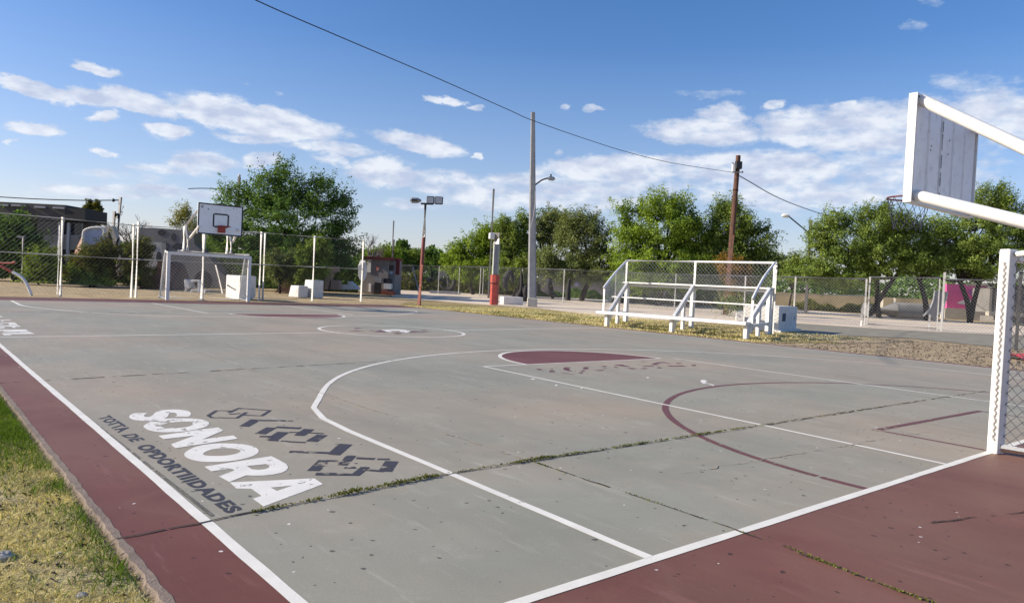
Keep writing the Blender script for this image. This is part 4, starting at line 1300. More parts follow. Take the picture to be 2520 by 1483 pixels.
# ------------------------------------------------------------------ poles, lamps, wires
def dsize(px, depth):
    return px / F * depth
g = G(1031, 751)
dp_ = depth_of(g)
t = thing('floodlight_pole', 'red and dark floodlight pole with three lamp heads at the far corner of the court', 'light pole', g)
topp = at(1047, 503, dp_)
midp = at(1043, 585, dp_)
MB().tube([g, lerp(g, midp, .6), midp], [.105, .10, .09], 12).build('lower_pole', MAT['red_metal'], t, smooth=True)
MB().tube([midp, topp], [.085, .06], 12).build('upper_pole', MAT['dark_metal'], t, smooth=True)
MB().tube([lerp(midp, topp, .02), lerp(midp, topp, .22)], .088, 12).build('pole_sleeve', MAT['galv'], t, smooth=True)
ca, cb = at(1036, 501, dp_), at(1066, 502, dp_)
MB().bar(ca, cb, .10, .08, UPZ).build('cross_arm', MAT['dark_metal'], t)
rt = Vector((RIGHT.x, RIGHT.y, 0)).normalized()
fw = Vector((FWD.x, FWD.y, 0)).normalized()
for px0, px1, y0, y1 in ((1050, 1069.0, 483, 502), (1070, 1090, 484, 503)):
    c_ = at((px0 + px1) / 2, (y0 + y1) / 2, dp_)
    w_, h_ = dsize(px1 - px0, dp_), dsize(y1 - y0, dp_)
    hd = MB().bar(c_ - rt * w_ / 2, c_ + rt * w_ / 2, .14, h_, UPZ).build('lamp_head', MAT['dark_metal'], t, bevel=.03)
    cf = c_ - fw * .073
    MB().bar(cf - rt * w_ * .40, cf + rt * w_ * .40, .012, h_ * .78, UPZ).build('lens', MAT['lens'], hd)
c_ = at(1023, 493, dp_)
hd = MB().tube([c_ - rt * .26, c_ - rt * .2, c_ + rt * .1, c_ + rt * .28], [.10, .15, .14, .05], 8).build('lamp_head', MAT['lampgrey'], t, smooth=True)
MB().bar(c_ - rt * .20 - fw * .14, c_ + rt * .12 - fw * .14, .03, .09, UPZ).build('lens', MAT['dark_metal'], hd)
# electrical pedestal
g = G(1215, 749.4)
dp_ = depth_of(g)
t = thing('electric_pedestal', 'red based electrical pedestal with tall grey box and hooded steel cap', 'pedestal', g)
def prz(y0, y1, w, n, dx=0, rot=.3):
    c0 = at(1215 + dx, y0, dp_)
    b0 = Vector((g.x + rt.x * dsize(dx, dp_), g.y + rt.y * dsize(dx, dp_), 0))
    z0, z1 = max(0, at(1215, y0, dp_).z), at(1215, y1, dp_).z
    r_ = dsize(w, dp_) / 2
    ring = [(b0.x + r_ * math.cos(rot + 2 * math.pi * k / n), b0.y + r_ * math.sin(rot + 2 * math.pi * k / n)) for k in range(n)]
    m_ = MB()
    m_.add([(x, y, z0) for x, y in ring] + [(x, y, z1) for x, y in ring], [tuple(range(n))[::-1], tuple(range(n, 2 * n))] + [(k, (k + 1) % n, n + (k + 1) % n, n + k) for k in range(n)])
    return m_
prz(749.4, 698.5, 21, 6).build('base', MAT['ped_red'], t)
prz(698.4, 696, 18, 6).build('collar', MAT['dark_metal'], t)
prz(695.9, 676, 23, 8).build('ring', MAT['ped_red'], t)
zb0, zb1 = at(1215, 675.8, dp_).z, at(1215, 601, dp_).z
w_ = dsize(14.5, dp_)
ang = math.atan2(rt.y, rt.x) + .25
MB().box((g.x, g.y, (zb0 + zb1) / 2), (w_, w_ * .8, zb1 - zb0), ang).build('meter_box', MAT['ped_grey'], t, bevel=.02)
cpl = Vector((g.x, g.y, 0)) - fw * (w_ * .47)
MB().box((cpl.x - rt.x * .02, cpl.y - rt.y * .02, (zb0 + zb1) / 2), (w_ * .62, .05, (zb1 - zb0) * .94), ang).build('door', MAT['pole_concrete'], t)
zc0, zc1 = at(1215, 600.5, dp_).z, at(1215, 573, dp_).z
MB().tube([(g.x, g.y, zc0), (g.x, g.y, zc1)], dsize(19, dp_) / 2, 14).build('cap', MAT['steel'], t, smooth=True)
hp = Vector((g.x, g.y, 0)) - rt * dsize(13, dp_)
MB().box((hp.x, hp.y, zc1 - dsize(8, dp_)), (dsize(13, dp_), dsize(14, dp_), dsize(15, dp_)), ang).build('hood', MAT['white_metal'], t, bevel=.03)
g2_ = G(1258, 748)
tag(MB().box((g2_.x, g2_.y, .22), (1.3, 1.0, .50), ang).build('concrete_block', MAT['sheet'], bevel=.03), 'low pale concrete block between the pedestal and the concrete pole', 'block')
# concrete utility pole with a street lamp on it
g = G(1309, 753)
dp_ = depth_of(g)
t = thing('utility_pole', 'tall grey concrete utility pole with a street lamp arm in the middle', 'utility pole', g)
top = at(1311.5, 277, dp_)
def octo(p, w, dd):
    return [p + rt * w * i - fw * dd * j for i, j in ((-.5, -.35), (-.32, -.5), (.32, -.5), (.5, -.35), (.5, .35), (.32, .5), (-.32, .5), (-.5, .35))]
b = MB()
w0, w1 = dsize(22, dp_), dsize(10, dp_)
A0, A1 = octo(Vector((g.x, g.y, .0)), w0, w0), octo(Vector((top.x, top.y, top.z)), w1, w1)
b.add(A0 + A1, [tuple(range(8)), tuple(range(8, 16))] + [(k, (k + 1) % 8, 8 + (k + 1) % 8, 8 + k) for k in range(8)])
b.build('shaft', MAT['pole_concrete'], t)
MB().box((g.x, g.y, .24), (w0 * 1.12, w0 * 1.12, .52), ang - .25).build('footing', MAT['cream'], t, bevel=.03)
arm = [at(1316, 456, dp_), at(1325, 449, dp_), at(1334, 443, dp_), at(1344, 439.5, dp_), at(1352, 438.5, dp_)]
MB().tube(spline(arm, 4), .045, 8).build('lamp_arm', MAT['dark_metal'], t, smooth=True)
h0, h1 = at(1347, 438.5, dp_), at(1366, 440.5, dp_)
hd = MB().tube([h0, lerp(h0, h1, .2), lerp(h0, h1, .75), h1], [.06, .13, .13, .05], 10).build('lamp_head', MAT['lampgrey'], t, smooth=True)
MB().tube([lerp(h0, h1, .45) + Vector((0, 0, .1)), lerp(h0, h1, .45) + Vector((0, 0, .26))], .06, 8).build('photocell', MAT['dark_metal'], hd)
MB().tube(spline([at(1306, 560, dp_ - .4), at(1312, 535, dp_ - .45), at(1317, 500, dp_ - .3), at(1317, 470, dp_ - .3)], 4), .02, 6).build('conduit', MAT['sill_grey'], t)
# wooden pole behind the bleachers
g = G(1785.6, 774)
dp_ = depth_of(g)
t = thing('wooden_pole', 'leaning brown wooden utility pole behind the bleachers with a white box near its top', 'utility pole', g)
top = at(1817, 383, dp_)
MB().tube([g, lerp(g, top, .5), top], [.19, .175, .15], 14).build('shaft', MAT['wood_pole'], t, smooth=True)
bx_ = at(1817.5, 407, dp_ - .2)
MB().box(bx_, (dsize(15, dp_), .30, dsize(18, dp_)), ang - .25).build('transformer_box', MAT['dark_metal'], t, bevel=.02)
bx_ = at(1805.5, 413, dp_ - .1)
MB().box(bx_, (dsize(7, dp_), .22, dsize(20, dp_)), ang - .25).build('meter_box', MAT['white_metal'], t, bevel=.02)
MB().bar(at(1801, 424, dp_ - .2), at(1826, 424, dp_ - .2), .06, .06, UPZ).ball(at(1827, 423.5, dp_ - .2), .07, 8, 6).ball(at(1803, 401, dp_ - .2), .06, 8, 6).build('insulator', MAT['galv'], t)
for y_ in (399, 468):
    p = lerp(g, top, (774 - y_) / (774 - 383))
    MB().tube([p + Vector((0, 0, -.03)), p + Vector((0, 0, .03))], .20 if y_ > 450 else .19, 14).build('band', MAT['dark_metal'], t, smooth=True)
# street lamp at the right
dp_ = 62.0
ptop = at(1996, 541, dp_)
g = Vector((ptop.x, ptop.y, 0))
t = thing('street_lamp', 'street lamp with a long slanting arm behind the right hand trees', 'street lamp', g)
MB().tube([g, ptop], [.14, .13], 10).build('pole', MAT['dark_metal'], t, smooth=True)
MB().tube([at(2013, 591, dp_), at(1994, 576, dp_), at(1942, 533, dp_)], .055, 8).build('lamp_arm', MAT['dark_metal'], t, smooth=True)
MB().tube([at(1944, 532.5, dp_), at(1939, 531, dp_), at(1928, 530, dp_), at(1924, 530, dp_)], [.06, .18, .17, .08], 10).build('lamp_head', MAT['white_metal'], t, smooth=True)
def slim_pole(label, px, pyt, depth, r, lean=0, extra=None, name='utility_pole', mat='dark_metal'):
    p = at(px, pyt, depth)
    g_ = Vector((p.x - rt.x * lean, p.y - rt.y * lean, 0))
    t_ = thing(name, label, 'utility pole', g_)
    MB().tube([g_, p], [r * 1.15, r], 10).build('shaft', MAT[mat], t_, smooth=True)
    return t_, g_, p
t_, g_, p_ = slim_pole('thin dark pole rising behind the electrical pedestal', 1215, 468, 62, .085)
MB().tube([p_, p_ + Vector((0, 0, .12))], [.11, .05], 8).build('cap', MAT['dark_metal'], t_)
t_, g_, p_ = slim_pole('dark stepped pole standing behind the small kiosk', 969, 543, 62, .06)
MB().tube([g_ + rt * .06, Vector((p_.x, p_.y, p_.z * .74)) + rt * .06], .11, 10).build('lower_sleeve', MAT['dark_metal'], t_, smooth=True)
t_, g_, p_ = slim_pole('dark pole with a white tip sticking out of the big left tree', 589, 436, 58, .12, .25)
MB().ball(p_ + Vector((0, 0, .12)), .12, 8, 6).bar(p_ - rt * .5 - Vector((0, 0, .9)), p_ + rt * .35 - Vector((0, 0, .9)), .08, .08, UPZ).build('insulator', MAT['sheet'], t_)
PB = p_ - Vector((0, 0, 1.0))
t_, g_, p_ = slim_pole('grey blue pole with a short side arm above the left fence', 296.7, 485, 60, .13, .25, mat='galv')
PC = at(297, 492.5, 60)
MB().bar(at(278, 492.7, 60), PC, .09, .09, UPZ).ball(at(279, 492.7, 60), .14, 8, 6).build('side_arm', MAT['dark_metal'], t_)
MB().tube([at(297, 524, 59.9), at(304, 507, 59.9)], .04, 6).tube([at(298, 530, 59.9), at(302, 521, 59.9)], .04, 6).build('strut', MAT['dark_metal'], t_)
t_, g_, p_ = slim_pole('short grey pole with a dark transformer beside the taller left pole', 281.5, 520, 60, .13, mat='galv')
MB().tube([at(288, 525, 60), at(288, 537, 60)], .17, 10).build('transformer', MAT['dark_metal'], t_, smooth=True)
def cable(label, pts, r):
    return tag(MB().tube(spline(pts, 8), r, 6).build('overhead_cable', MAT['cable'], smooth=True), label, 'cable')
DW = depth_of(G(1785.6, 774))
ip = [(400, -118, 14.5), (628, 0, 18), (830, 88, 21.5), (1000, 160, 25), (1100, 203, 27), (1255, 272, 30.5), (1312, 297, 32), (1450, 345, 36), (1550, 376, 39), (1660, 402, 42.5), (1802, 424, DW)]
cable('long black cable sagging from the top of the picture to the wooden pole', [at(x, y, d_) for x, y, d_ in ip], .015)
cable('black cable dropping from the wooden pole into the right hand trees', [at(1820, 433, DW), at(1845, 447, DW + 2), at(1900, 479, DW + 8), at(1960, 505, DW + 14), at(2037, 531, DW + 22), at(2100, 547, DW + 28)], .03)
cable('cable running left from the side arm of the grey blue pole', [at(279, 492.7, 60), at(200, 493, 60), at(100, 490, 60), at(0, 484.5, 60), at(-80, 478, 60)], .045)
cable('short cable ending at the pole in the big left tree', [at(463, 464.5, 56), at(505, 463.5, 57), PB], .035)

# ------------------------------------------------------------------ trees
DENS = 2.9
def tree(name, label, base, depth, blobs, leaf, n, L=.26, W=.085, trunk_r=.22, clump=.75, limbs=6, bark='bark', lean=None, group=None, dz=1.0, top_bias=0.0, trunks=None):
    """blobs in measured pixels at the tree's own depth: (x, y, rx, ry)"""
    t = thing(name, label, 'tree', base, group)
    base = Vector(base)
    B = []
    for bx, by, rx, ry in blobs:
        c = at(bx, by, depth)
        B.append((c - Vector((0, 0, .08 * ry / F * depth)), rx * .90 / F * depth, ry * .88 / F * depth))
    wts = np.array([r1 * r2 for _, r1, r2 in B])
    wts /= wts.sum()
    fwn = np.array(fw)
    rtn = np.array(rt)
    n = int(n * DENS)
    ncl = max(18, int(n / 105))
    CC, DD = [], []
    mid = sum((np.array(c) * w_ for (c, _, _), w_ in zip(B, wts)), np.zeros(3))
    for _ in range(ncl):
        c, r1, r2 = B[RNG.choice(len(B), p=wts)]
        d = RNG.normal(size=3)
        d /= np.linalg.norm(d)
        rad = RNG.uniform(.25, 1.0) ** .5
        p = np.array(c) + rtn * d[0] * r1 * rad + fwn * d[1] * r1 * dz * .8 * rad + np.array([0, 0, 1]) * d[2] * r2 * rad
        CC.append(p)
        o = (p - mid) / (np.linalg.norm(p - mid) + 1e-6) * 1.0 + np.array([0, 0, .45]) + RNG.normal(size=3) * .45
        DD.append(o / np.linalg.norm(o))
    CC, DD = np.array(CC), np.array(DD)
    pick = RNG.integers(0, ncl, n)
    size = RNG.uniform(.6, 1.35, ncl)[pick][:, None] * clump
    along = np.minimum(np.abs(RNG.normal(0, 1.0, (n, 1))), 1.9) * .95 - .3
    taper = np.clip(1.0 - along / 2.6, .25, 1)
    off = DD[pick] * along * size + np.clip(RNG.normal(size=(n, 3)), -1.9, 1.9) * np.array([.42, .42, .27]) * size * taper
    P = CC[pick] + off
    P[:, 2] = np.maximum(P[:, 2], .15)
    nr_ = DD[pick] * .9 + np.array([0, 0, .35]) + RNG.normal(size=(n, 3)) * .70
    nr_ /= np.linalg.norm(nr_, axis=1, keepdims=True)
    quads('crown', MAT[leaf], leaf_quads(P, L * .72, W * 1.15, nrm=nr_), t)
    tb = MB()
    starts = trunks or [(base, None)]
    for bs, fk in starts:
        bs = Vector(bs)
        mean = Vector(CC.mean(0))
        fork = bs.lerp(Vector((mean.x, mean.y, bs.z)), .35) + rt * random.uniform(-.9, .9)
        fork.z = max(.8, (mean.z - 0) * .42)
        if lean is not None:
            fork += Vector(lean)
        if fk is not None:
            fork = Vector(fk)
        m1 = bs.lerp(fork, .5) + Vector((random.gauss(0, .12), random.gauss(0, .12), 0))
        tb.tube(spline([bs - Vector((0, 0, .05)), m1, fork], 4), [trunk_r * (.95 - .32 * i / 8) for i in range(9)], 9)
        idx = RNG.choice(ncl, min(ncl, limbs * 4), replace=False)
        mains = []
        for k in range(limbs):
            e = Vector(CC[idx[k]])
            m2 = fork.lerp(e, .5) + Vector((random.gauss(0, .3), random.gauss(0, .3), random.gauss(.2, .2)))
            pts = spline([fork - Vector((0, 0, .1)), m2, e], 4)
            tb.tube(pts, [trunk_r * (.62 - .52 * i / 8) for i in range(9)], 7)
            mains.append(pts)
        for k in range(limbs, len(idx)):
            e = Vector(CC[idx[k]])
            s0 = min((p for m_ in mains for p in m_[3:]), key=lambda q: (q - e).length)
            tb.tube([s0, s0.lerp(e, .5) + Vector((random.gauss(0, .12), random.gauss(0, .12), .1)), e], [trunk_r * .2, trunk_r * .13, trunk_r * .05], 5)
    tb.build('trunk', MAT[bark], t, smooth=True)
    return t
def gdepth(px, depth):
    p = at(px, 700, depth)
    return Vector((p.x, p.y, 0))
tree('mesquite_tree', 'big dark green mesquite tree behind the far backboard', gdepth(715, 52), 52,
     [(700, 545, 150, 92), (705, 452, 55, 42), (660, 480, 70, 60), (580, 490, 48, 45), (790, 480, 62, 52), (830, 530, 42, 60), (760, 615, 110, 60), (640, 610, 80, 60), (560, 570, 45, 60), (830, 620, 55, 50), (700, 660, 120, 40), (695, 415, 26, 14), (745, 650, 90, 40)], 'fol_dark', 30000, L=.24, W=.085, trunk_r=.32, clump=.62, limbs=9)
tree('mesquite_tree', 'dark round tree in front of the dark building at the left edge', gdepth(40, 44), 44, [(45, 605, 62, 62), (-20, 620, 60, 70), (20, 570, 50, 40)], 'fol_dark', 9000, trunk_r=.25, clump=.5)
tree('shrub', 'loose green shrub left of the first white fence post', gdepth(95, 40), 40, [(105, 650, 34, 36), (115, 695, 28, 28), (85, 680, 22, 30)], 'fol_mid', 3800, .18, .07, .06, .4, 4)
tree('shrub', 'olive and orange shrub in front of the orange playground dome', gdepth(232, 42), 42, [(235, 632, 46, 28), (205, 660, 42, 36), (262, 618, 24, 20), (240, 660, 40, 34)], 'fol_olive', 5200, .2, .07, .08, .45, 5)
tree('shrub', 'dull green shrub low behind the fence left of the double white post', gdepth(222, 41), 41, [(228, 700, 36, 26), (195, 690, 22, 26)], 'fol_mid', 3000, .18, .06, .06, .4, 4)
tree('shrub', 'bushy green shrub to the right of the double white fence post', gdepth(352, 42), 42, [(335, 640, 24, 40), (350, 615, 22, 24), (340, 680, 22, 32)], 'fol_olive', 3600, .2, .07, .08, .45, 5)
tree('mesquite_tree', 'sparse yellow green tree just left of the far backboard', gdepth(470, 60), 60, [(470, 550, 34, 24), (448, 545, 24, 14), (490, 580, 40, 40), (460, 525, 16, 14)], 'fol_yellow', 3600, .2, .06, .12, .6, 7)
tree('shrub', 'mid green shrub behind the white blocks in the fenced park', gdepth(755, 46), 46, [(765, 650, 38, 40), (780, 610, 28, 24), (748, 690, 22, 36), (795, 620, 22, 16)], 'fol_mid', 5200, .2, .07, .1, .45, 5)
tree('shrub', 'pale green shrub low under the big mesquite tree', gdepth(690, 46), 46, [(680, 650, 26, 30), (705, 660, 20, 34)], 'fol_grey', 2400, .2, .07, .1, .45, 4)
tree('tall_tree', 'small dark olive tree on the skyline right of the dark building roof', gdepth(228, 75), 75, [(230, 515, 17, 18), (238, 542, 14, 9), (222, 530, 10, 14)], 'fol_olive', 3500, .3, .12, .16, .35, 4)
def bare(label, px, depth, top, spread, seed):
    rr = random.Random(seed)
    g_ = gdepth(px, depth)
    t_ = thing('bare_tree', label, 'tree', g_)
    tb = MB()
    H = at(px, top, depth).z
    def grow(p, d, l, r, lev):
        if lev == 0 or l < .15: return
        e = p + d * l
        tb.tube([p, p.lerp(e, .5) + Vector((rr.gauss(0, l * .05), rr.gauss(0, l * .05), rr.gauss(0, l * .05))), e], [r, r * .85, r * .7], 5 if r > .03 else 3)
        for _ in range(3 if lev > 2 else 4):
            nd = (d + Vector((rr.gauss(0, spread), rr.gauss(0, spread), rr.gauss(.08, spread * .6)))).normalized()
            grow(p.lerp(e, rr.uniform(.6, 1)), nd, l * rr.uniform(.62, .85), r * .62, lev - 1)
    grow(g_, Vector((0, 0, 1)), H * .36, .14, 6)
    tb.build('trunk', MAT['greybark'], t_)
bare('leafless grey tree on the skyline beside the grey blue pole', 332, 62, 525, .50, 5)
bare('leafless grey tree right of the big mesquite tree', 900, 62, 572, .50, 9)
HG = 'trees and hedges beyond the playground'
tree('low_tree', 'low bright green tree directly behind the kiosk roof', gdepth(945, 85), 85, [(945, 632, 48, 24), (910, 640, 25, 18)], 'fol_bright', 4500, .34, .13, .15, .6, 4, group=HG)
tree('low_tree', 'low mid green tree between the kiosk and the floodlight pole', gdepth(1015, 88), 88, [(1015, 645, 42, 28), (990, 640, 30, 25)], 'fol_mid', 5200, .34, .13, .15, .6, 4, group=HG)
tree('low_tree', 'small dark tree right of the floodlight pole', gdepth(1062, 85), 85, [(1065, 635, 22, 22), (1075, 650, 16, 22)], 'fol_dark', 2800, .34, .13, .15, .5, 4, group=HG)
tree('tall_tree', 'small dark conical tree above the hedge behind the kiosk', gdepth(991, 105), 105, [(991, 603, 14, 9), (990, 615, 18, 9)], 'fol_dark', 1800, .36, .14, .2, .4, 4, group=HG)
tree('low_tree', 'thin grey green sapling in the gap left of the middle trees', gdepth(1095, 90), 90, [(1095, 632, 14, 12), (1092, 650, 18, 20)], 'fol_grey', 700, .34, .1, .1, .5, 4, group=HG)
tree('mesquite_tree', 'bright green spreading tree left of the electrical pedestal', gdepth(1165, 76), 76, [(1165, 620, 55, 38), (1200, 590, 40, 35), (1130, 640, 35, 34), (1190, 655, 75, 30), (1150, 660, 50, 26)], 'fol_bright', 13000, .32, .11, .24, .7, 7)
tree('mesquite_tree', 'green tree standing between the pedestal and the concrete pole', gdepth(1262, 74), 74, [(1265, 590, 45, 45), (1245, 560, 30, 18), (1275, 640, 60, 45), (1290, 550, 22, 24), (1255, 668, 70, 24)], 'fol_mid', 12000, .3, .1, .24, .7, 7)
tree('mesquite_tree', 'grey green open crowned tree just right of the concrete pole', gdepth(1362, 74), 74, [(1365, 545, 42, 30), (1340, 570, 30, 30), (1385, 575, 28, 32)], 'fol_grey', 6500, .3, .09, .22, .62, 9)
tree('mesquite_tree', 'wide grey green tree right of the open crowned tree', gdepth(1432, 70), 70, [(1440, 590, 75, 48), (1390, 630, 60, 40), (1470, 645, 80, 40), (1350, 645, 40, 30), (1430, 560, 60, 36), (1440, 672, 90, 26), (1380, 668, 60, 24)], 'fol_grey', 15000, .28, .1, .3, .75, 8)
tree('mesquite_tree', 'tall bright yellow green tree left of the wooden pole', gdepth(1622, 66), 66, [(1625, 560, 110, 62), (1640, 510, 72, 38), (1560, 590, 50, 50), (1690, 590, 65, 50), (1650, 640, 120, 52), (1540, 525, 28, 24), (1560, 650, 60, 40), (1600, 685, 120, 28)], 'fol_bright', 24000, .28, .095, .3, .75, 9)
tree('mesquite_tree', 'broad green tree behind the wooden pole with a dark right side', gdepth(1830, 66), 66, [(1800, 560, 75, 55), (1850, 600, 62, 52), (1770, 630, 75, 55), (1860, 645, 50, 40), (1790, 520, 40, 24), (1740, 660, 60, 40), (1800, 688, 100, 26)], 'fol_mid', 21000, .28, .095, .3, .75, 9)
tree('shrub', 'yellow orange bush behind the bleacher mesh at the wooden pole', gdepth(1800, 52), 52, [(1805, 660, 36, 22), (1815, 690, 24, 30)], 'fol_orange', 3200, .22, .07, .06, .5, 5)
tree('low_tree', 'pale thin tree behind the right handrail of the bleachers', gdepth(1945, 80), 80, [(1940, 645, 32, 24), (1925, 660, 22, 20)], 'fol_grey', 2000, .3, .1, .12, .6, 5)
d7 = 60.0
tree('mesquite_tree', 'broad mesquite tree with twin leaning trunks behind the gate', gdepth(2160, d7), d7, [(2100, 590, 90, 55), (2160, 560, 85, 60), (2050, 640, 70, 40), (2180, 640, 110, 36), (1990, 665, 60, 36), (2080, 675, 80, 26), (2020, 580, 30, 40), (2230, 590, 60, 55), (2200, 545, 40, 28), (2060, 545, 40, 24)], 'fol_mid', 26000, .25, .08, .24, .68, 9,
     trunks=[(gdepth(2140, d7), at(2200, 684, d7)), (gdepth(2168, d7 + 2), at(2160, 690, d7 + 2))])
tree('mesquite_tree', 'large mesquite tree behind the near backboard and pink wall', gdepth(2400, d7), d7, [(2400, 570, 100, 62), (2470, 540, 60, 60), (2330, 600, 80, 50), (2430, 640, 110, 50), (2330, 640, 80, 32), (2250, 650, 50, 34), (2440, 490, 50, 40), (2545, 580, 60, 70), (2300, 560, 50, 30)], 'fol_mid', 27000, .25, .08, .26, .68, 9,
     trunks=[(gdepth(2287, d7), at(2262, 688, d7)), (gdepth(2392, d7), at(2410, 695, d7)), (gdepth(2394, d7 + .4), at(2362, 692, d7))])
# far wood that closes the horizon
hp_ = []
for k in range(48000):
    x = RNG.uniform(-500, 3100)
    d_ = RNG.uniform(105, 125)
    hh = 5.2 + .9 * math.sin(x * .02) + .7 * math.sin(x * .071 + 1)
    p = at(x, 700, d_)
    hp_.append((p.x, p.y, abs(RNG.uniform(0, 1)) * hh))
tag(quads('far_trees', MAT['fol_dark'], leaf_quads(np.array(hp_), .9, .45)), 'low belt of far trees closing the horizon', 'trees', None, 'stuff')

# ------------------------------------------------------------------ buildings and things in the park at the left
def slab(px0, px1, py0, py1, depth, thick):
    """upright block facing the camera at the given depth, real thickness"""
    a_, b2 = at(px0, py0, depth), at(px1, py1, depth)
    ref = max((px0 + px1) / 2, px1 - 90)
    z1, z0 = at(ref, py0, depth).z, at(ref, py1, depth).z
    A = Vector((a_.x, a_.y, 0)); B_ = Vector((b2.x, b2.y, 0))
    o_ = fw * thick
    return [Vector((A.x, A.y, z0)), Vector((B_.x, B_.y, z0)), Vector((B_.x, B_.y, z0)) + o_, Vector((A.x, A.y, z0)) + o_], [Vector((A.x, A.y, z1)), Vector((B_.x, B_.y, z1)), Vector((B_.x, B_.y, z1)) + o_, Vector((A.x, A.y, z1)) + o_]
D = 56.0
g_ = gdepth(100, D)
t = thing('building', 'long dark modern building with flat roof at the left edge', 'building', g_)
lo, hi = slab(-420, 196, 545, 560, D, 3)
for p in lo: p.z = 0
MB().hexa(lo, hi).build('wall', MAT['building_brown'], t)
lo, hi = slab(-420, 161, 500, 540, D - .6, 4)
ro = MB().hexa(lo, hi).build('roof', MAT['building_dark'], t)
for x0, x1, y in ((-5, 19, 504), (27, 62, 505), (84, 111, 509), (129, 158, 511)):
    lo, hi = slab(x0, x1, y - 2, y + 2.5, D - .75, .16)
    MB().hexa(lo, hi).build('roof_strip', MAT['sill_grey'], ro)
lo, hi = slab(161.2, 209, 513, 543, D - .7, 3)
MB().hexa(lo, hi).build('roof_box', MAT['building_black'], t)
lo, hi = slab(100, 192, 579, 613, D - .35, .4)
MB().hexa(lo, hi).build('balcony', MAT['building_beige'], t)
for x0, x1, y0, y1 in ((92, 142, 543, 578), (150, 200, 548, 578), (20, 84, 545, 590), (155, 190, 622, 692), (10, 70, 640, 690)):
    lo, hi = slab(x0, x1, y0, y1, D - .15, .2)
    w_ = MB().hexa(lo, hi).build('window', MAT['glass_dark'], t)
    lo, hi = slab(x0, x1, y1 + .2, y1 + 2, D - .3, .3)
    MB().hexa(lo, hi).build('sill', MAT['sill_grey'], w_)
lo, hi = slab(165, 168, 548, 640, D - .4, .2)
MB().hexa(lo, hi).build('downpipe', MAT['sill_grey'], t)
lo, hi = slab(143, 146, 545, 690, D - .4, .2)
MB().hexa(lo, hi).build('downpipe', MAT['sill_grey'], t)
# orange playground dome with a white framed opening
D2 = 48.0
g_ = gdepth(230, D2)
t = thing('play_dome', 'orange play dome with a white framed pale opening behind the shrubs', 'play structure', g_)
ctr = at(232, 640, D2)
b = MB().ball((ctr.x, ctr.y, 0), 1.0, 18, 10, (1.35, 1.35, at(232, 562, D2).z))
b.v = [(x, y, max(z, -.02)) for x, y, z in b.v]
b.build('shell', MAT['orange'], t, smooth=True)
fr = [at(205, 612, D2 - 1.45), at(205, 580, D2 - 1.45), at(210, 566, D2 - 1.45), at(232, 560, D2 - 1.45), at(255, 563, D2 - 1.45), at(256, 580, D2 - 1.45)]
MB().tube(spline(fr, 4), .09, 8).build('opening_frame', MAT['sheet'], t, smooth=True)
b = MB().prism([at(207, 612, D2 - 1.43), at(207, 582, D2 - 1.43), at(212, 568, D2 - 1.43), at(232, 563, D2 - 1.43), at(254, 566, D2 - 1.43), at(254, 590, D2 - 1.43), at(232, 600, D2 - 1.43)], fw * .25)
b.build('opening_panel', MAT['frost'], t)
# cream sculpted walls
def cut(name, label, cat, pts, depth, thick, mat, holes=()):
    p0 = at(pts[0][0], pts[0][1], depth)
    t_ = thing(name, label, cat, Vector((p0.x, p0.y, 0)))
    MB().prism([at(x, y, depth) for x, y in pts], fw * thick).build('wall', MAT[mat], t_)
    for h in holes:
        MB().prism([at(x, y, depth - .02) for x, y in h[0]], fw * .06).build(h[2], MAT[h[1]], t_)
    return t_
def oval(cx, cy, rx, ry, n=16, rot=0):
    return [(cx + rx * math.cos(2 * math.pi * k / n) * math.cos(rot) - ry * math.sin(2 * math.pi * k / n) * math.sin(rot), cy + rx * math.cos(2 * math.pi * k / n) * math.sin(rot) + ry * math.sin(2 * math.pi * k / n) * math.cos(rot)) for k in range(n)]
cut('sculpted_wall', 'pale cream mottled wall behind the dark slanting trunk', 'wall', [(257, 556), (276, 556), (286, 585), (294, 620), (293, 672), (283, 684), (270, 682), (264, 640), (260, 600)], 50, .5, 'cream')
cut('sculpted_wall', 'long grey sculpted wall with round dark holes left of the far hoop', 'wall', [(335, 735), (335, 562), (372, 560), (455, 566), (476, 572), (478, 600), (520, 640), (560, 690), (560, 735)], 50, 1.2, 'rock',
    [(oval(427, 583, 6, 10), 'black_paint', 'hole'), (oval(404, 607, 12, 12), 'black_paint', 'hole'), (oval(440, 607, 16, 9), 'black_paint', 'hole'), (oval(398, 572, 10, 8), 'building_black', 'hole'), (oval(500, 690, 22, 24), 'building_black', 'hole')])
cut('sculpted_wall', 'cream arched play gate with a dark opening behind the shrubs', 'wall', [(358, 596), (397, 596), (399, 640), (396, 672), (380, 668), (372, 690), (360, 680), (352, 690), (348, 670), (356, 640)], 46, .6, 'cream',
    [(oval(378, 610, 6, 8), 'black_paint', 'hole'), (oval(391, 633, 7, 14), 'black_paint', 'hole')])
def mound(label, pts, depth, mat='rustmound'):
    p0 = at(pts[0][0], pts[0][1], depth)
    t_ = thing('play_ramp', label, 'ramp', Vector((p0.x, p0.y, 0)))
    MB().prism([at(x, y, depth) for x, y in pts], fw * 2.4).build('body', MAT[mat], t_)
mound('rust brown sloping ramp beside the near side of the far goal', [(333, 716), (352, 700), (375, 672), (392, 640), (410, 650), (424, 690), (428, 722)], 43)
mound('rust brown leaning ramp in the shade behind the white blocks', [(676, 719), (700, 690), (722, 665), (752, 662), (762, 690), (762, 719)], 47)
cut('sculpted_wall', 'tan sculpted column wall behind the fence near the kiosk', 'wall', [(762, 672), (790, 672), (795, 655), (830, 655), (830, 668), (818, 672), (812, 690), (806, 712), (798, 712), (800, 678), (764, 676)], 50, .7, 'terracotta')
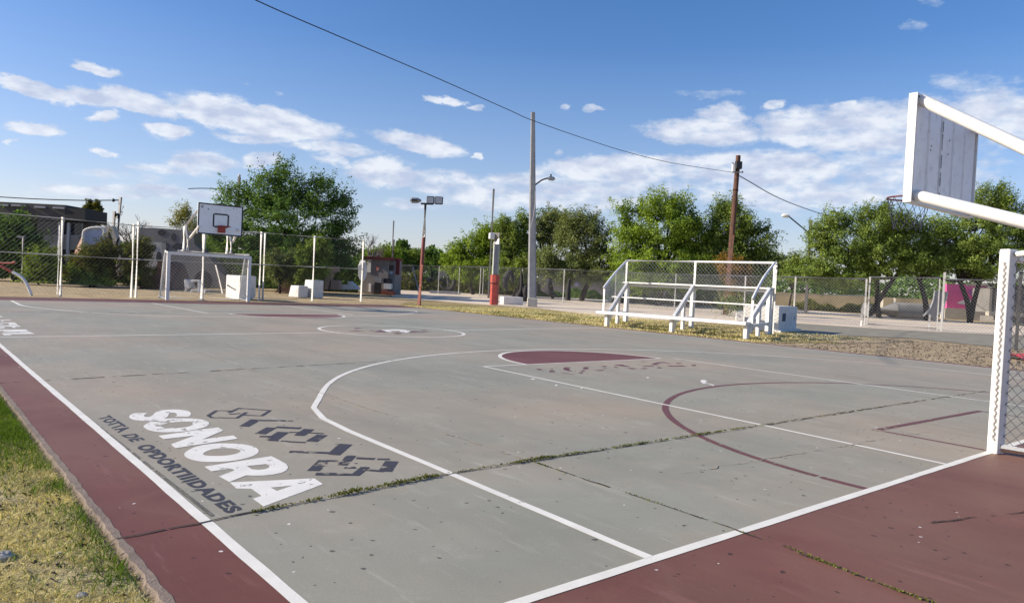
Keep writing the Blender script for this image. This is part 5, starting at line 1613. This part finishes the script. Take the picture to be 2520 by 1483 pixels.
cut('concrete_block', 'tan block in the shade beside the tan column wall', 'block', [(814, 700), (815, 688), (834, 690), (836, 712), (814, 712)], 50, .8, 'terracotta')
cut('concrete_block', 'pale sloping block just left of the last tall fence post', 'block', [(838, 712), (838, 700), (856, 700), (856, 692), (862, 692), (884, 712)], 51, .8, 'sheet')
def scrub(label, x0, x1, d0, d1, h, n, mat='fol_dark', L=.42, W=.2):
    cc_ = []
    for _ in range(n):
        x = RNG.uniform(x0, x1)
        p = at(x, 720, RNG.uniform(d0, d1))
        cc_.append((p.x, p.y, RNG.uniform(0, 1) ** 1.2 * h * (.75 + .3 * math.sin(x * .045) + .2 * math.sin(x * .13))))
    return tag(quads('hedge', MAT[mat], leaf_quads(np.array(cc_), L, W)), label, 'hedge', None, 'stuff')
scrub('dark low scrub along the foot of the pinkish boundary wall', 1325, 1700, 84, 90, 1.0, 5000)
scrub('dark understory under the trees behind the bleachers', 1500, 1900, 72, 80, 2.6, 12000)
scrub('dry scrub slope below the right hand mesquite trees', 1950, 2330, 80, 86, 1.0, 4500, 'fol_olive')
scrub('dry olive scrub slope left of the concrete pole', 965, 1320, 82, 86, 2.0, 7000, 'fol_olive')
# dark backdrop of the park: shaded hedge
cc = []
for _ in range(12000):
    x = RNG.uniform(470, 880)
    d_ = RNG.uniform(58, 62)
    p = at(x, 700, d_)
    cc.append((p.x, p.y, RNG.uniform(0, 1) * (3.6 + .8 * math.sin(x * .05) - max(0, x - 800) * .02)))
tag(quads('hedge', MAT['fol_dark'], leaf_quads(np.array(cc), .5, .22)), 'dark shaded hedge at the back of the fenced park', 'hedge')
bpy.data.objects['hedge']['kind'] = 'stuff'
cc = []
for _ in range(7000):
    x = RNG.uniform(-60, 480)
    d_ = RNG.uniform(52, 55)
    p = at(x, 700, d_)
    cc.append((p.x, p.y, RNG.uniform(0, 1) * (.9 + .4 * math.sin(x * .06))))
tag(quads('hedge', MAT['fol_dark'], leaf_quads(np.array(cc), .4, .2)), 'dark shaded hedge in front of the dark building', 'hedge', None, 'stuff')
# white blocks
def block(label, px0, px1, py0, py1, depth_y, side, thick, leanx=0.0):
    g0 = G(px0, depth_y)
    g1 = G(px1, depth_y + (px1 - px0) * .03)
    d_ = (g1 - g0).normalized()
    n2 = Vector((-d_.y, d_.x, 0))
    h_ = (depth_y - py0) / F * depth_of(g0)
    b2 = [g0, g1, g1 + n2 * thick, g0 + n2 * thick - d_ * side]
    tt = [Vector((p.x, p.y, h_)) for p in b2]
    tt[0] += d_ * leanx * 0
    tt[3] += d_ * side * .4
    t_ = thing('concrete_block', label, 'block', (g0 + g1) / 2, 'white blocks behind the tall fence')
    MB().hexa(b2, tt).build('body', MAT['blockwhite'], t_, bevel=.03)
block('lower whitewashed block of the pair behind the tall fence', 734, 757, 703, 733, 732, .30, .8)
block('taller whitewashed block of the pair behind the tall fence', 767, 795, 689, 733, 733, .22, .8)
g0, g1 = G(555, 733), G(602, 739)
t = thing('concrete_block', 'big white block with a dark slit behind the net of the far goal', 'block', (g0 + g1) / 2)
d_ = (g1 - g0).normalized(); n2 = Vector((-d_.y, d_.x, 0))
p0_, p1_ = Vector((9.6, 32.2, 0)), Vector((10.6, 30.9, 0))
p0_, p1_ = G(555, 732), G(589, 737)
h_ = 56 / F * depth_of(p0_)
q0_ = p1_ + Vector((.75, .3, 0))
MB().hexa([p0_, p1_, q0_, p0_ + (q0_ - p1_)], [Vector((p.x, p.y, h_)) for p in (p0_, p1_, q0_, p0_ + (q0_ - p1_))]).build('body', MAT['blockwhite'], t, bevel=.02)
sA, sB = p0_.lerp(p1_, .1), p0_.lerp(p1_, .75)
nn_ = Vector((-(q0_ - p1_).x, -(q0_ - p1_).y, 0)).normalized()
MB().prism([Vector((sA.x, sA.y, h_ * .52)) + nn_ * .012, Vector((sB.x, sB.y, h_ * .36)) + nn_ * .012, Vector((sB.x, sB.y, h_ * .40)) + nn_ * .012, Vector((sA.x, sA.y, h_ * .60)) + nn_ * .012], nn_ * .01).build('slit', MAT['dark_metal'], t)
g0 = G(611, 731)
tag(MB().box((g0.x, g0.y + .5, .52), (.95, .5, 1.06), -.6).build('concrete_block', MAT['blockwhite'], bevel=.02), 'upright white block just right of the far goal', 'block')
# white chair and bench in the park
g0 = G(462, 716)
dc = depth_of(g0)
t = thing('park_seat', 'white moulded park seat with high curved back behind the far goal net', 'seat', g0)
MB().prism([at(454, 707, dc), at(452.5, 690, dc), at(455, 686, dc), at(460, 689, dc), at(466, 703, dc), at(466, 709, dc), at(459, 709, dc)], fw * .7).build('backrest', MAT['sheet'], t, bevel=.02)
MB().prism([at(470, 688, dc), at(491, 688, dc), at(491, 694, dc), at(486, 694, dc), at(484, 692, dc), at(470, 694, dc)], fw * .6).build('armrest', MAT['sheet'], t, bevel=.02)
MB().prism([at(453, 721, dc), at(455, 709, dc), at(459, 709, dc), at(458, 721, dc)], fw * .5).build('leg', MAT['sheet'], t)
MB().prism([at(486, 727, dc), at(486, 694, dc), at(491, 694, dc), at(491, 718, dc)], fw * .3).build('leg', MAT['sheet'], t)
g0 = G(490, 720)
dc = depth_of(g0) - .6
t = thing('bench', 'low white bench in front of the moulded park seat', 'bench', g0)
MB().prism([at(470, 712, dc), at(507, 713, dc), at(507, 716, dc), at(470, 716, dc)], fw * .5).build('seat', MAT['blockwhite'], t)
for x0 in (471, 504):
    a_ = at(x0, 716, dc)
    MB().bar((a_.x, a_.y, 0), (a_.x, a_.y, a_.z), .06, .06, (0, 1, 0)).build('leg', MAT['blockwhite'], t)
# slanted white prop and swing stick
for label, xa, ya, xb_, yb_, dd, r_ in (('thin leaning white pole inside the far goal net', 531, 652, 548, 722, 36, .045), ('slanting pale pole left of the floodlight pole', 1016, 657, 1031, 720, 60, .07)):
    tag(MB().tube([at(xa, ya, dd), at(xb_, yb_, dd)], r_, 8).build('leaning_pole', MAT['sheet'], smooth=True), label, 'pole')
# curved white and red playground arch
g0 = G(78, 727)
dc = depth_of(g0)
t = thing('playground_arch', 'curved playground arch, white foot and red top, at the left edge', 'play structure', g0)
MB().tube(spline([at(78, 727, dc), at(64.5, 696, dc), at(51, 680, dc), at(31, 669.5, dc)], 6), .055, 10).build('lower_tube', MAT['white_metal'], t, smooth=True)
MB().tube(spline([at(31, 669.5, dc), at(8, 657, dc), at(-12, 647, dc), at(-40, 640, dc)], 6), .055, 10).build('upper_tube', MAT['rim'], t, smooth=True)
MB().tube(spline([at(-10, 646, dc), at(10, 647.5, dc), at(28, 647, dc), at(38, 644.5, dc)], 5), .04, 8).build('hand_bar', MAT['rim'], t, smooth=True)
g0 = gdepth(57, 46)
t = thing('lamp_post', 'small grey lamp post in front of the dark left tree', 'lamp post', g0)
p_ = at(57, 583, 41)
g0b = Vector((p_.x, p_.y, 0))
t.location = g0b
MB().tube([g0b, p_], .06, 8).build('pole', MAT['galv'], t, smooth=True)
MB().bar(at(43, 582.5, 41), at(61, 582.5, 41), .12, .09, UPZ).build('lamp_head', MAT['galv'], t)
# slanting dark trunk behind the fence at the left
g0 = G(268, 704)
dc = depth_of(g0)
t = thing('dead_tree', 'dark forked dead trunk slanting up behind the left fence', 'tree', g0)
dc = 44
b = MB()
b.tube(spline([at(262, 706, dc), at(272, 690, dc), at(278, 655, dc), at(282, 620, dc), at(292, 585, dc)], 4), [.20 - .009 * i for i in range(17)], 8)
b.tube(spline([at(266, 703, dc), at(285, 688, dc), at(305, 680, dc)], 4), [.2 - .012 * i for i in range(9)], 7)
b.tube(spline([at(278, 650, dc), at(272, 620, dc), at(270, 590, dc), at(268, 572, dc)], 4), [.3 - .02 * i for i in range(13)], 7)
b.tube(spline([at(276, 668, dc), at(292, 655, dc), at(302, 640, dc)], 4), [.09 - .006 * i for i in range(9)], 6)
b.build('trunk', MAT['bark'], t, smooth=True)

# ------------------------------------------------------------------ kiosk and playground things in the middle
KX = lambda x, y: (869 + .13027 * x, 617.9 + .13027 * y)
g0 = G(905, 723)
dk = depth_of(G(921, 723))
t = thing('kiosk', 'small grey kiosk with dark red flat roof beside the last tall fence post', 'kiosk', g0)
def kslab(x0, x1, y0, y1, dd, th):
    a_, b2 = KX(x0, y0), KX(x1, y1)
    return slab(a_[0], b2[0], a_[1], b2[1], dd, th)
lo, hi = kslab(190, 645, 150, 800, dk, 4.0)
for p in lo: p.z = 0
body = MB().hexa(lo, hi).build('wall', MAT['kiosk_grey'], t)
lo, hi = kslab(646, 772, 178, 805, dk + .3, 3.4)
for p in lo: p.z = 0
MB().hexa(lo, hi).build('side_wing', MAT['kiosk_grey'], t)
lo, hi = kslab(165, 765, 108, 150, dk - .4, 4.8)
MB().hexa(lo, hi).build('roof', MAT['roof_red'], t)
lo, hi = kslab(800, 866, 140, 445, dk + .5, .3)
MB().hexa(lo, hi).build('red_panel', MAT['roof_red'], t)
lo, hi = kslab(405, 525, 595, 798, dk - .06, .1)
for p in lo: p.z = .03
MB().hexa(lo, hi).build('door', MAT['building_black'], t)
lo, hi = kslab(400, 530, 505, 592, dk - .08, .1)
MB().hexa(lo, hi).build('door_lintel', MAT['pole_concrete'], t)
lo, hi = kslab(580, 716, 517, 610, dk - .07, .4)
MB().hexa(lo, hi).build('hatch', MAT['glass_dark'], t)
lo, hi = kslab(578, 718, 612, 716, dk - .35, .6)
MB().hexa(lo, hi).build('counter', MAT['blockwhite'], t)
lo, hi = kslab(535, 778, 752, 815, dk - .5, .5)
for p in lo: p.z = 0
MB().hexa(lo, hi).build('plinth', MAT['brick'], t)
lo, hi = kslab(437, 497, 290, 372, dk - .04, .05)
po = MB().hexa(lo, hi).build('poster', MAT['poster'], t)
for x0, y0 in ((448, 322), (462, 318), (474, 326), (450, 345), (470, 345)):
    lo, hi = kslab(x0, x0 + 9, y0, y0 + 15, dk - .055, .02)
    MB().hexa(lo, hi).build('poster_mark', MAT['sheet'], po)
lo, hi = kslab(270, 330, 152, 400, dk - .05, .06)
MB().hexa(lo, hi).build('slit_window', MAT['sheet'], t)
lo, hi = kslab(296, 332, 607, 765, dk - .05, .06)
MB().hexa(lo, hi).build('slit_window', MAT['sheet'], t)
lo, hi = kslab(655, 765, 265, 360, dk + .22, .1)
MB().hexa(lo, hi).build('notice', MAT['building_brown'], t)
lo, hi = kslab(685, 745, 380, 435, dk + .22, .1)
MB().hexa(lo, hi).build('notice', MAT['frost'], t)
# white torn sheet hung on the last fence post
dS = depth_of(G(888, 741)) + .1
b = MB()
ring = [(887, 640), (893, 639), (900, 643), (903, 660), (902, 676), (897, 688), (894, 692), (886, 688), (882, 680), (881, 655)]
b.prism([at(x, y, dS + .12 * math.sin(y * .2)) for x, y in ring], fw * .03)
tag(b.build('hanging_sheet', MAT['sheet'], bevel=.005), 'torn white sheet hanging on the last tall fence post', 'sheet')
# black tyre sculpture
g0 = G(1105, 720)
dk2 = depth_of(g0)
t = thing('tyre_swing', 'curved black tyre swing hook hanging on the middle fence frame', 'tyre swing', g0)
MB().tube(spline([at(1077.4, 692, dk2), at(1084, 700, dk2), at(1090.5, 707.8, dk2), at(1101, 711.7, dk2), at(1112.6, 707.8, dk2), at(1117.8, 694.8, dk2), at(1116.5, 683, dk2), at(1110, 668, dk2)], 5), [.07 + .02 * min(i, 20) / 2 if i < 20 else .27 - .011 * (i - 20) for i in range(36)], 9).build('hook', MAT['rubber'], t, smooth=True)
MB().tube([at(1110, 669, dk2), at(1110, 655, dk2)], .035, 6).build('hanger', MAT['dark_metal'], t)
MB().tube([at(1099, 682, dk2), at(1103, 700, dk2), at(1104.5, 719, dk2)], [.10, .13, .05], 8).build('stem', MAT['rubber'], t, smooth=True)
MB().prism([at(1080, 660, dk2), at(1090, 662, dk2), at(1100, 672, dk2), at(1101, 681, dk2), at(1088, 680, dk2), at(1076, 690, dk2)], fw * .15).build('seat_net', MAT['wire_dark'], t)
MB().box(lerp(G(1072, 722), G(1117, 722), .5) + Vector((0, 0, .12)), (3.0, .5, .28), math.atan2(rt.y, rt.x)).build('base', MAT['pole_concrete'], t)
def hookt(label, pts, radii, dd, name='tyre_swing', mat='rubber', cat='tyre swing'):
    p0 = at(*pts[-1], dd)
    t_ = thing(name, label, cat, Vector((p0.x, p0.y, 0)))
    sp_ = spline([at(x, y, dd) for x, y in pts], 4)
    n_ = len(sp_)
    rr_ = np.interp(np.linspace(0, 1, n_), np.linspace(0, 1, len(radii)), radii)
    MB().tube(sp_, [float(q) for q in rr_], 9).build('body', MAT[mat], t_, smooth=True)
    return t_
hookt('black drooping tyre strip between the pedestal and the concrete pole', [(1258, 664), (1246, 682), (1243, 700), (1247, 714)], [.22, .3, .24, .08], 66)
hookt('short black tyre strip right of the drooping one', [(1256, 668), (1260, 682), (1263, 697)], [.18, .2, .08], 67)
hookt('dark hanging tyre seat beside the concrete pole base', [(1283, 665), (1284, 690), (1282, 715), (1276, 730), (1284, 738), (1292, 735), (1290, 715), (1284, 695)], [.08, .12, .14, .3, .3, .28, .2, .06], 57)
hookt('upright black tyre leaning behind the concrete pole', [(1296, 698), (1294, 715), (1294, 738)], [.1, .3, .26], 57)
hookt('black dangling strap under the middle trees', [(1354, 684), (1350, 700), (1352, 716)], [.22, .18, .06], 66)
hookt('black hanging post right of the grey fence post', [(1402, 682), (1399, 710), (1397, 739)], [.08, .16, .22], 55)
hookt('dark seat lying on the pale sand', [(1340, 714), (1352, 721), (1372, 727)], [.03, .26, .04], 62)
# perimeter walls behind the middle trees
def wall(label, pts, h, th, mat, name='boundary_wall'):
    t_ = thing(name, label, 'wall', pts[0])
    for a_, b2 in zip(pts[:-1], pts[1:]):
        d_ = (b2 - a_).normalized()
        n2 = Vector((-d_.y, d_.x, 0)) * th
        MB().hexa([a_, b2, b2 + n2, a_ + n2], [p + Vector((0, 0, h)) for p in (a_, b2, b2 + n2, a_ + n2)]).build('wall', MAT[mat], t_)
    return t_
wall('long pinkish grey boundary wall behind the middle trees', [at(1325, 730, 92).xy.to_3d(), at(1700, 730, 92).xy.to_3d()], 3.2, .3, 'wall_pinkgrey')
wall('low tan bank behind the pale sand left of the concrete pole', [at(960, 720, 86).xy.to_3d(), at(1330, 720, 86).xy.to_3d()], 1.5, 3, 'mound')
wall('low tan bank behind the right hand trees', [at(1700, 720, 100).xy.to_3d(), at(2420, 760, 88).xy.to_3d()], 1.9, 4, 'mound')
t = thing('tent', 'small lilac striped canvas tent against the boundary wall', 'tent', at(1408, 720, 84).xy.to_3d())
MB().prism([at(1396, 704, 84), at(1411, 676, 84), at(1414, 676, 84), at(1428, 704, 84)], fw * 2).build('canvas', MAT['lilac'], t)
for x in (1403, 1411, 1418):
    MB().prism([at(x, 703, 83.95), at(x + 2.2, 703, 83.95), at(1412.6, 680, 83.95), at(1411.8, 680, 83.95)], fw * .04).build('stripe', MAT['sheet'], t)
# right hand side: pipe, slide, pink wall, shed
dd = 64
t = thing('concrete_pipe', 'large grey concrete pipe lying behind the gate', 'pipe', gdepth(2230, dd))
MB().tube([at(2128, 763, dd), at(2200, 764, dd), at(2296, 768, dd)], .72, 16).build('body', MAT['pipe_grey'], t, smooth=True)
t = thing('slide', 'grey curved playground slide left of the pink wall', 'slide', gdepth(2365, 60))
sp_ = spline([at(2383, 733, 60), at(2379, 750, 60), at(2368, 778, 60), at(2358, 798, 60)], 5)
sp_ = spline([at(2316, 716, 58), at(2312, 740, 58), at(2303, 762, 58), at(2288, 778, 58)], 5)
b = MB()
for i in range(len(sp_) - 1):
    b.bar(sp_[i], sp_[i + 1] + (sp_[i + 1] - sp_[i]) * .02, .95, .08, fw)
b.build('chute', MAT['pipe_grey'], t)
for s_ in (-.5, .5):
    MB().tube([p + rt * s_ for p in sp_], .06, 6).build('side_rim', MAT['sill_grey'], t, smooth=True)
MB().tube([sp_[0] + rt * .3, Vector((sp_[0].x + rt.x * .3, sp_[0].y + rt.y * .3, 0))], .06, 6).build('leg', MAT['galv'], t)
dd = 72
t = thing('painted_wall', 'bright pink wall with a white triangle and purple shapes behind the right fence', 'wall', gdepth(2385, dd))
MB().prism([at(2330, 758, dd), at(2330, 698, dd), at(2428, 702, dd), at(2434, 712, dd), at(2434, 764, dd)], fw * .4).build('wall', MAT['pink'], t)
MB().prism([at(2354, 745, dd - .03), at(2378, 736, dd - .03), at(2378, 728, dd - .03), at(2396, 746, dd - .03), at(2396, 754, dd - .03)], fw * .02).build('white_triangle', MAT['blockwhite'], t)
MB().prism([at(2424, 722, dd - .03), at(2432, 716, dd - .03), at(2432, 752, dd - .03), at(2416, 752, dd - .03), at(2412, 738, dd - .03)], fw * .02).build('purple_shape', MAT['purple'], t)
MB().prism([at(2380, 715, dd - .03), at(2402, 706, dd - .03), at(2402, 722, dd - .03), at(2390, 728, dd - .03)], fw * .02).build('purple_shape', MAT['purple'], t)
lo, hi = slab(2326, 2442, 760, 772, dd - .6, .8)
for p in lo: p.z = 0
MB().hexa(lo, hi).build('kerb', MAT['cream'], t)
t = thing('shed', 'grey corrugated shed behind the fence right of the pink wall', 'shed', gdepth(2460, 66))
b = MB()
x = 2437.0
while x < 2560:
    lo, hi = slab(x, x + 2.6, 707, 768, 66 + (.08 if int(x * 10) % 2 else 0), 2.5)
    b.hexa(lo, hi)
    x += 2.7
b.build('wall', MAT['rock'], t)
lo, hi = slab(2432, 2570, 700, 706.6, 65.7, 3.2)
MB().hexa(lo, hi).build('roof', MAT['building_dark'], t)
lo, hi = slab(2434, 2570, 769, 779, 65.8, .5)
MB().hexa(lo, hi).build('sill', MAT['cream'], t)
lo, hi = slab(2450, 2570, 779.4, 790, 66.1, 2.2)
for p in lo: p.z = 0
MB().hexa(lo, hi).build('plinth', MAT['rock'], t)
for k, (px, y0, y1, dd2) in enumerate(((2172, 715, 767, 86), (2201, 733, 767, 86))):
    p_ = at(px, y0, dd2)
    tag(MB().tube([(p_.x, p_.y, 0), (p_.x, p_.y, p_.z - .05), (p_.x, p_.y, p_.z)], [.16, .16, .1], 8).build('bollard', MAT['cream'], smooth=True), ('taller pale post seen between the twin leaning trunks', 'shorter pale post right of the twin leaning trunks')[k], 'post')
# dark post and red cloth behind the near goal
g0 = G(2500, 862)
t = thing('fence_post', 'dark steel post seen through the net of the near goal', 'post', g0)
zt = (862 - 740) / F * depth_of(g0)
MB().tube([g0, (g0.x, g0.y, 2.45)], .05, 10).build('shaft', MAT['dark_metal'], t, smooth=True)
MB().tube([(g0.x, g0.y, 2.45), (g0.x, g0.y, 2.5)], [.06, .03], 10).build('cap', MAT['dark_metal'], t, smooth=True)
g0 = G(2506, 884)
b = MB()
n_ = 14
rows = []
for i in range(n_ + 1):
    for j in range(5):
        b.v.append((g0.x + rt.x * (-.15 + .75 * i / n_) + fw.x * (.3 * j - .4), g0.y + rt.y * (-.15 + .75 * i / n_) + fw.y * (.3 * j - .4), .02 + .09 * math.sin(math.pi * j / 4) * (1 + .5 * math.sin(i * 1.7 + j))))
for i in range(n_):
    for j in range(4):
        k = i * 5 + j
        b.f.append((k, k + 1, k + 6, k + 5))
tag(b.build('crumpled_cloth', MAT['cloth'], smooth=True), 'crumpled red cloth lying on the gravel behind the near goal', 'cloth')
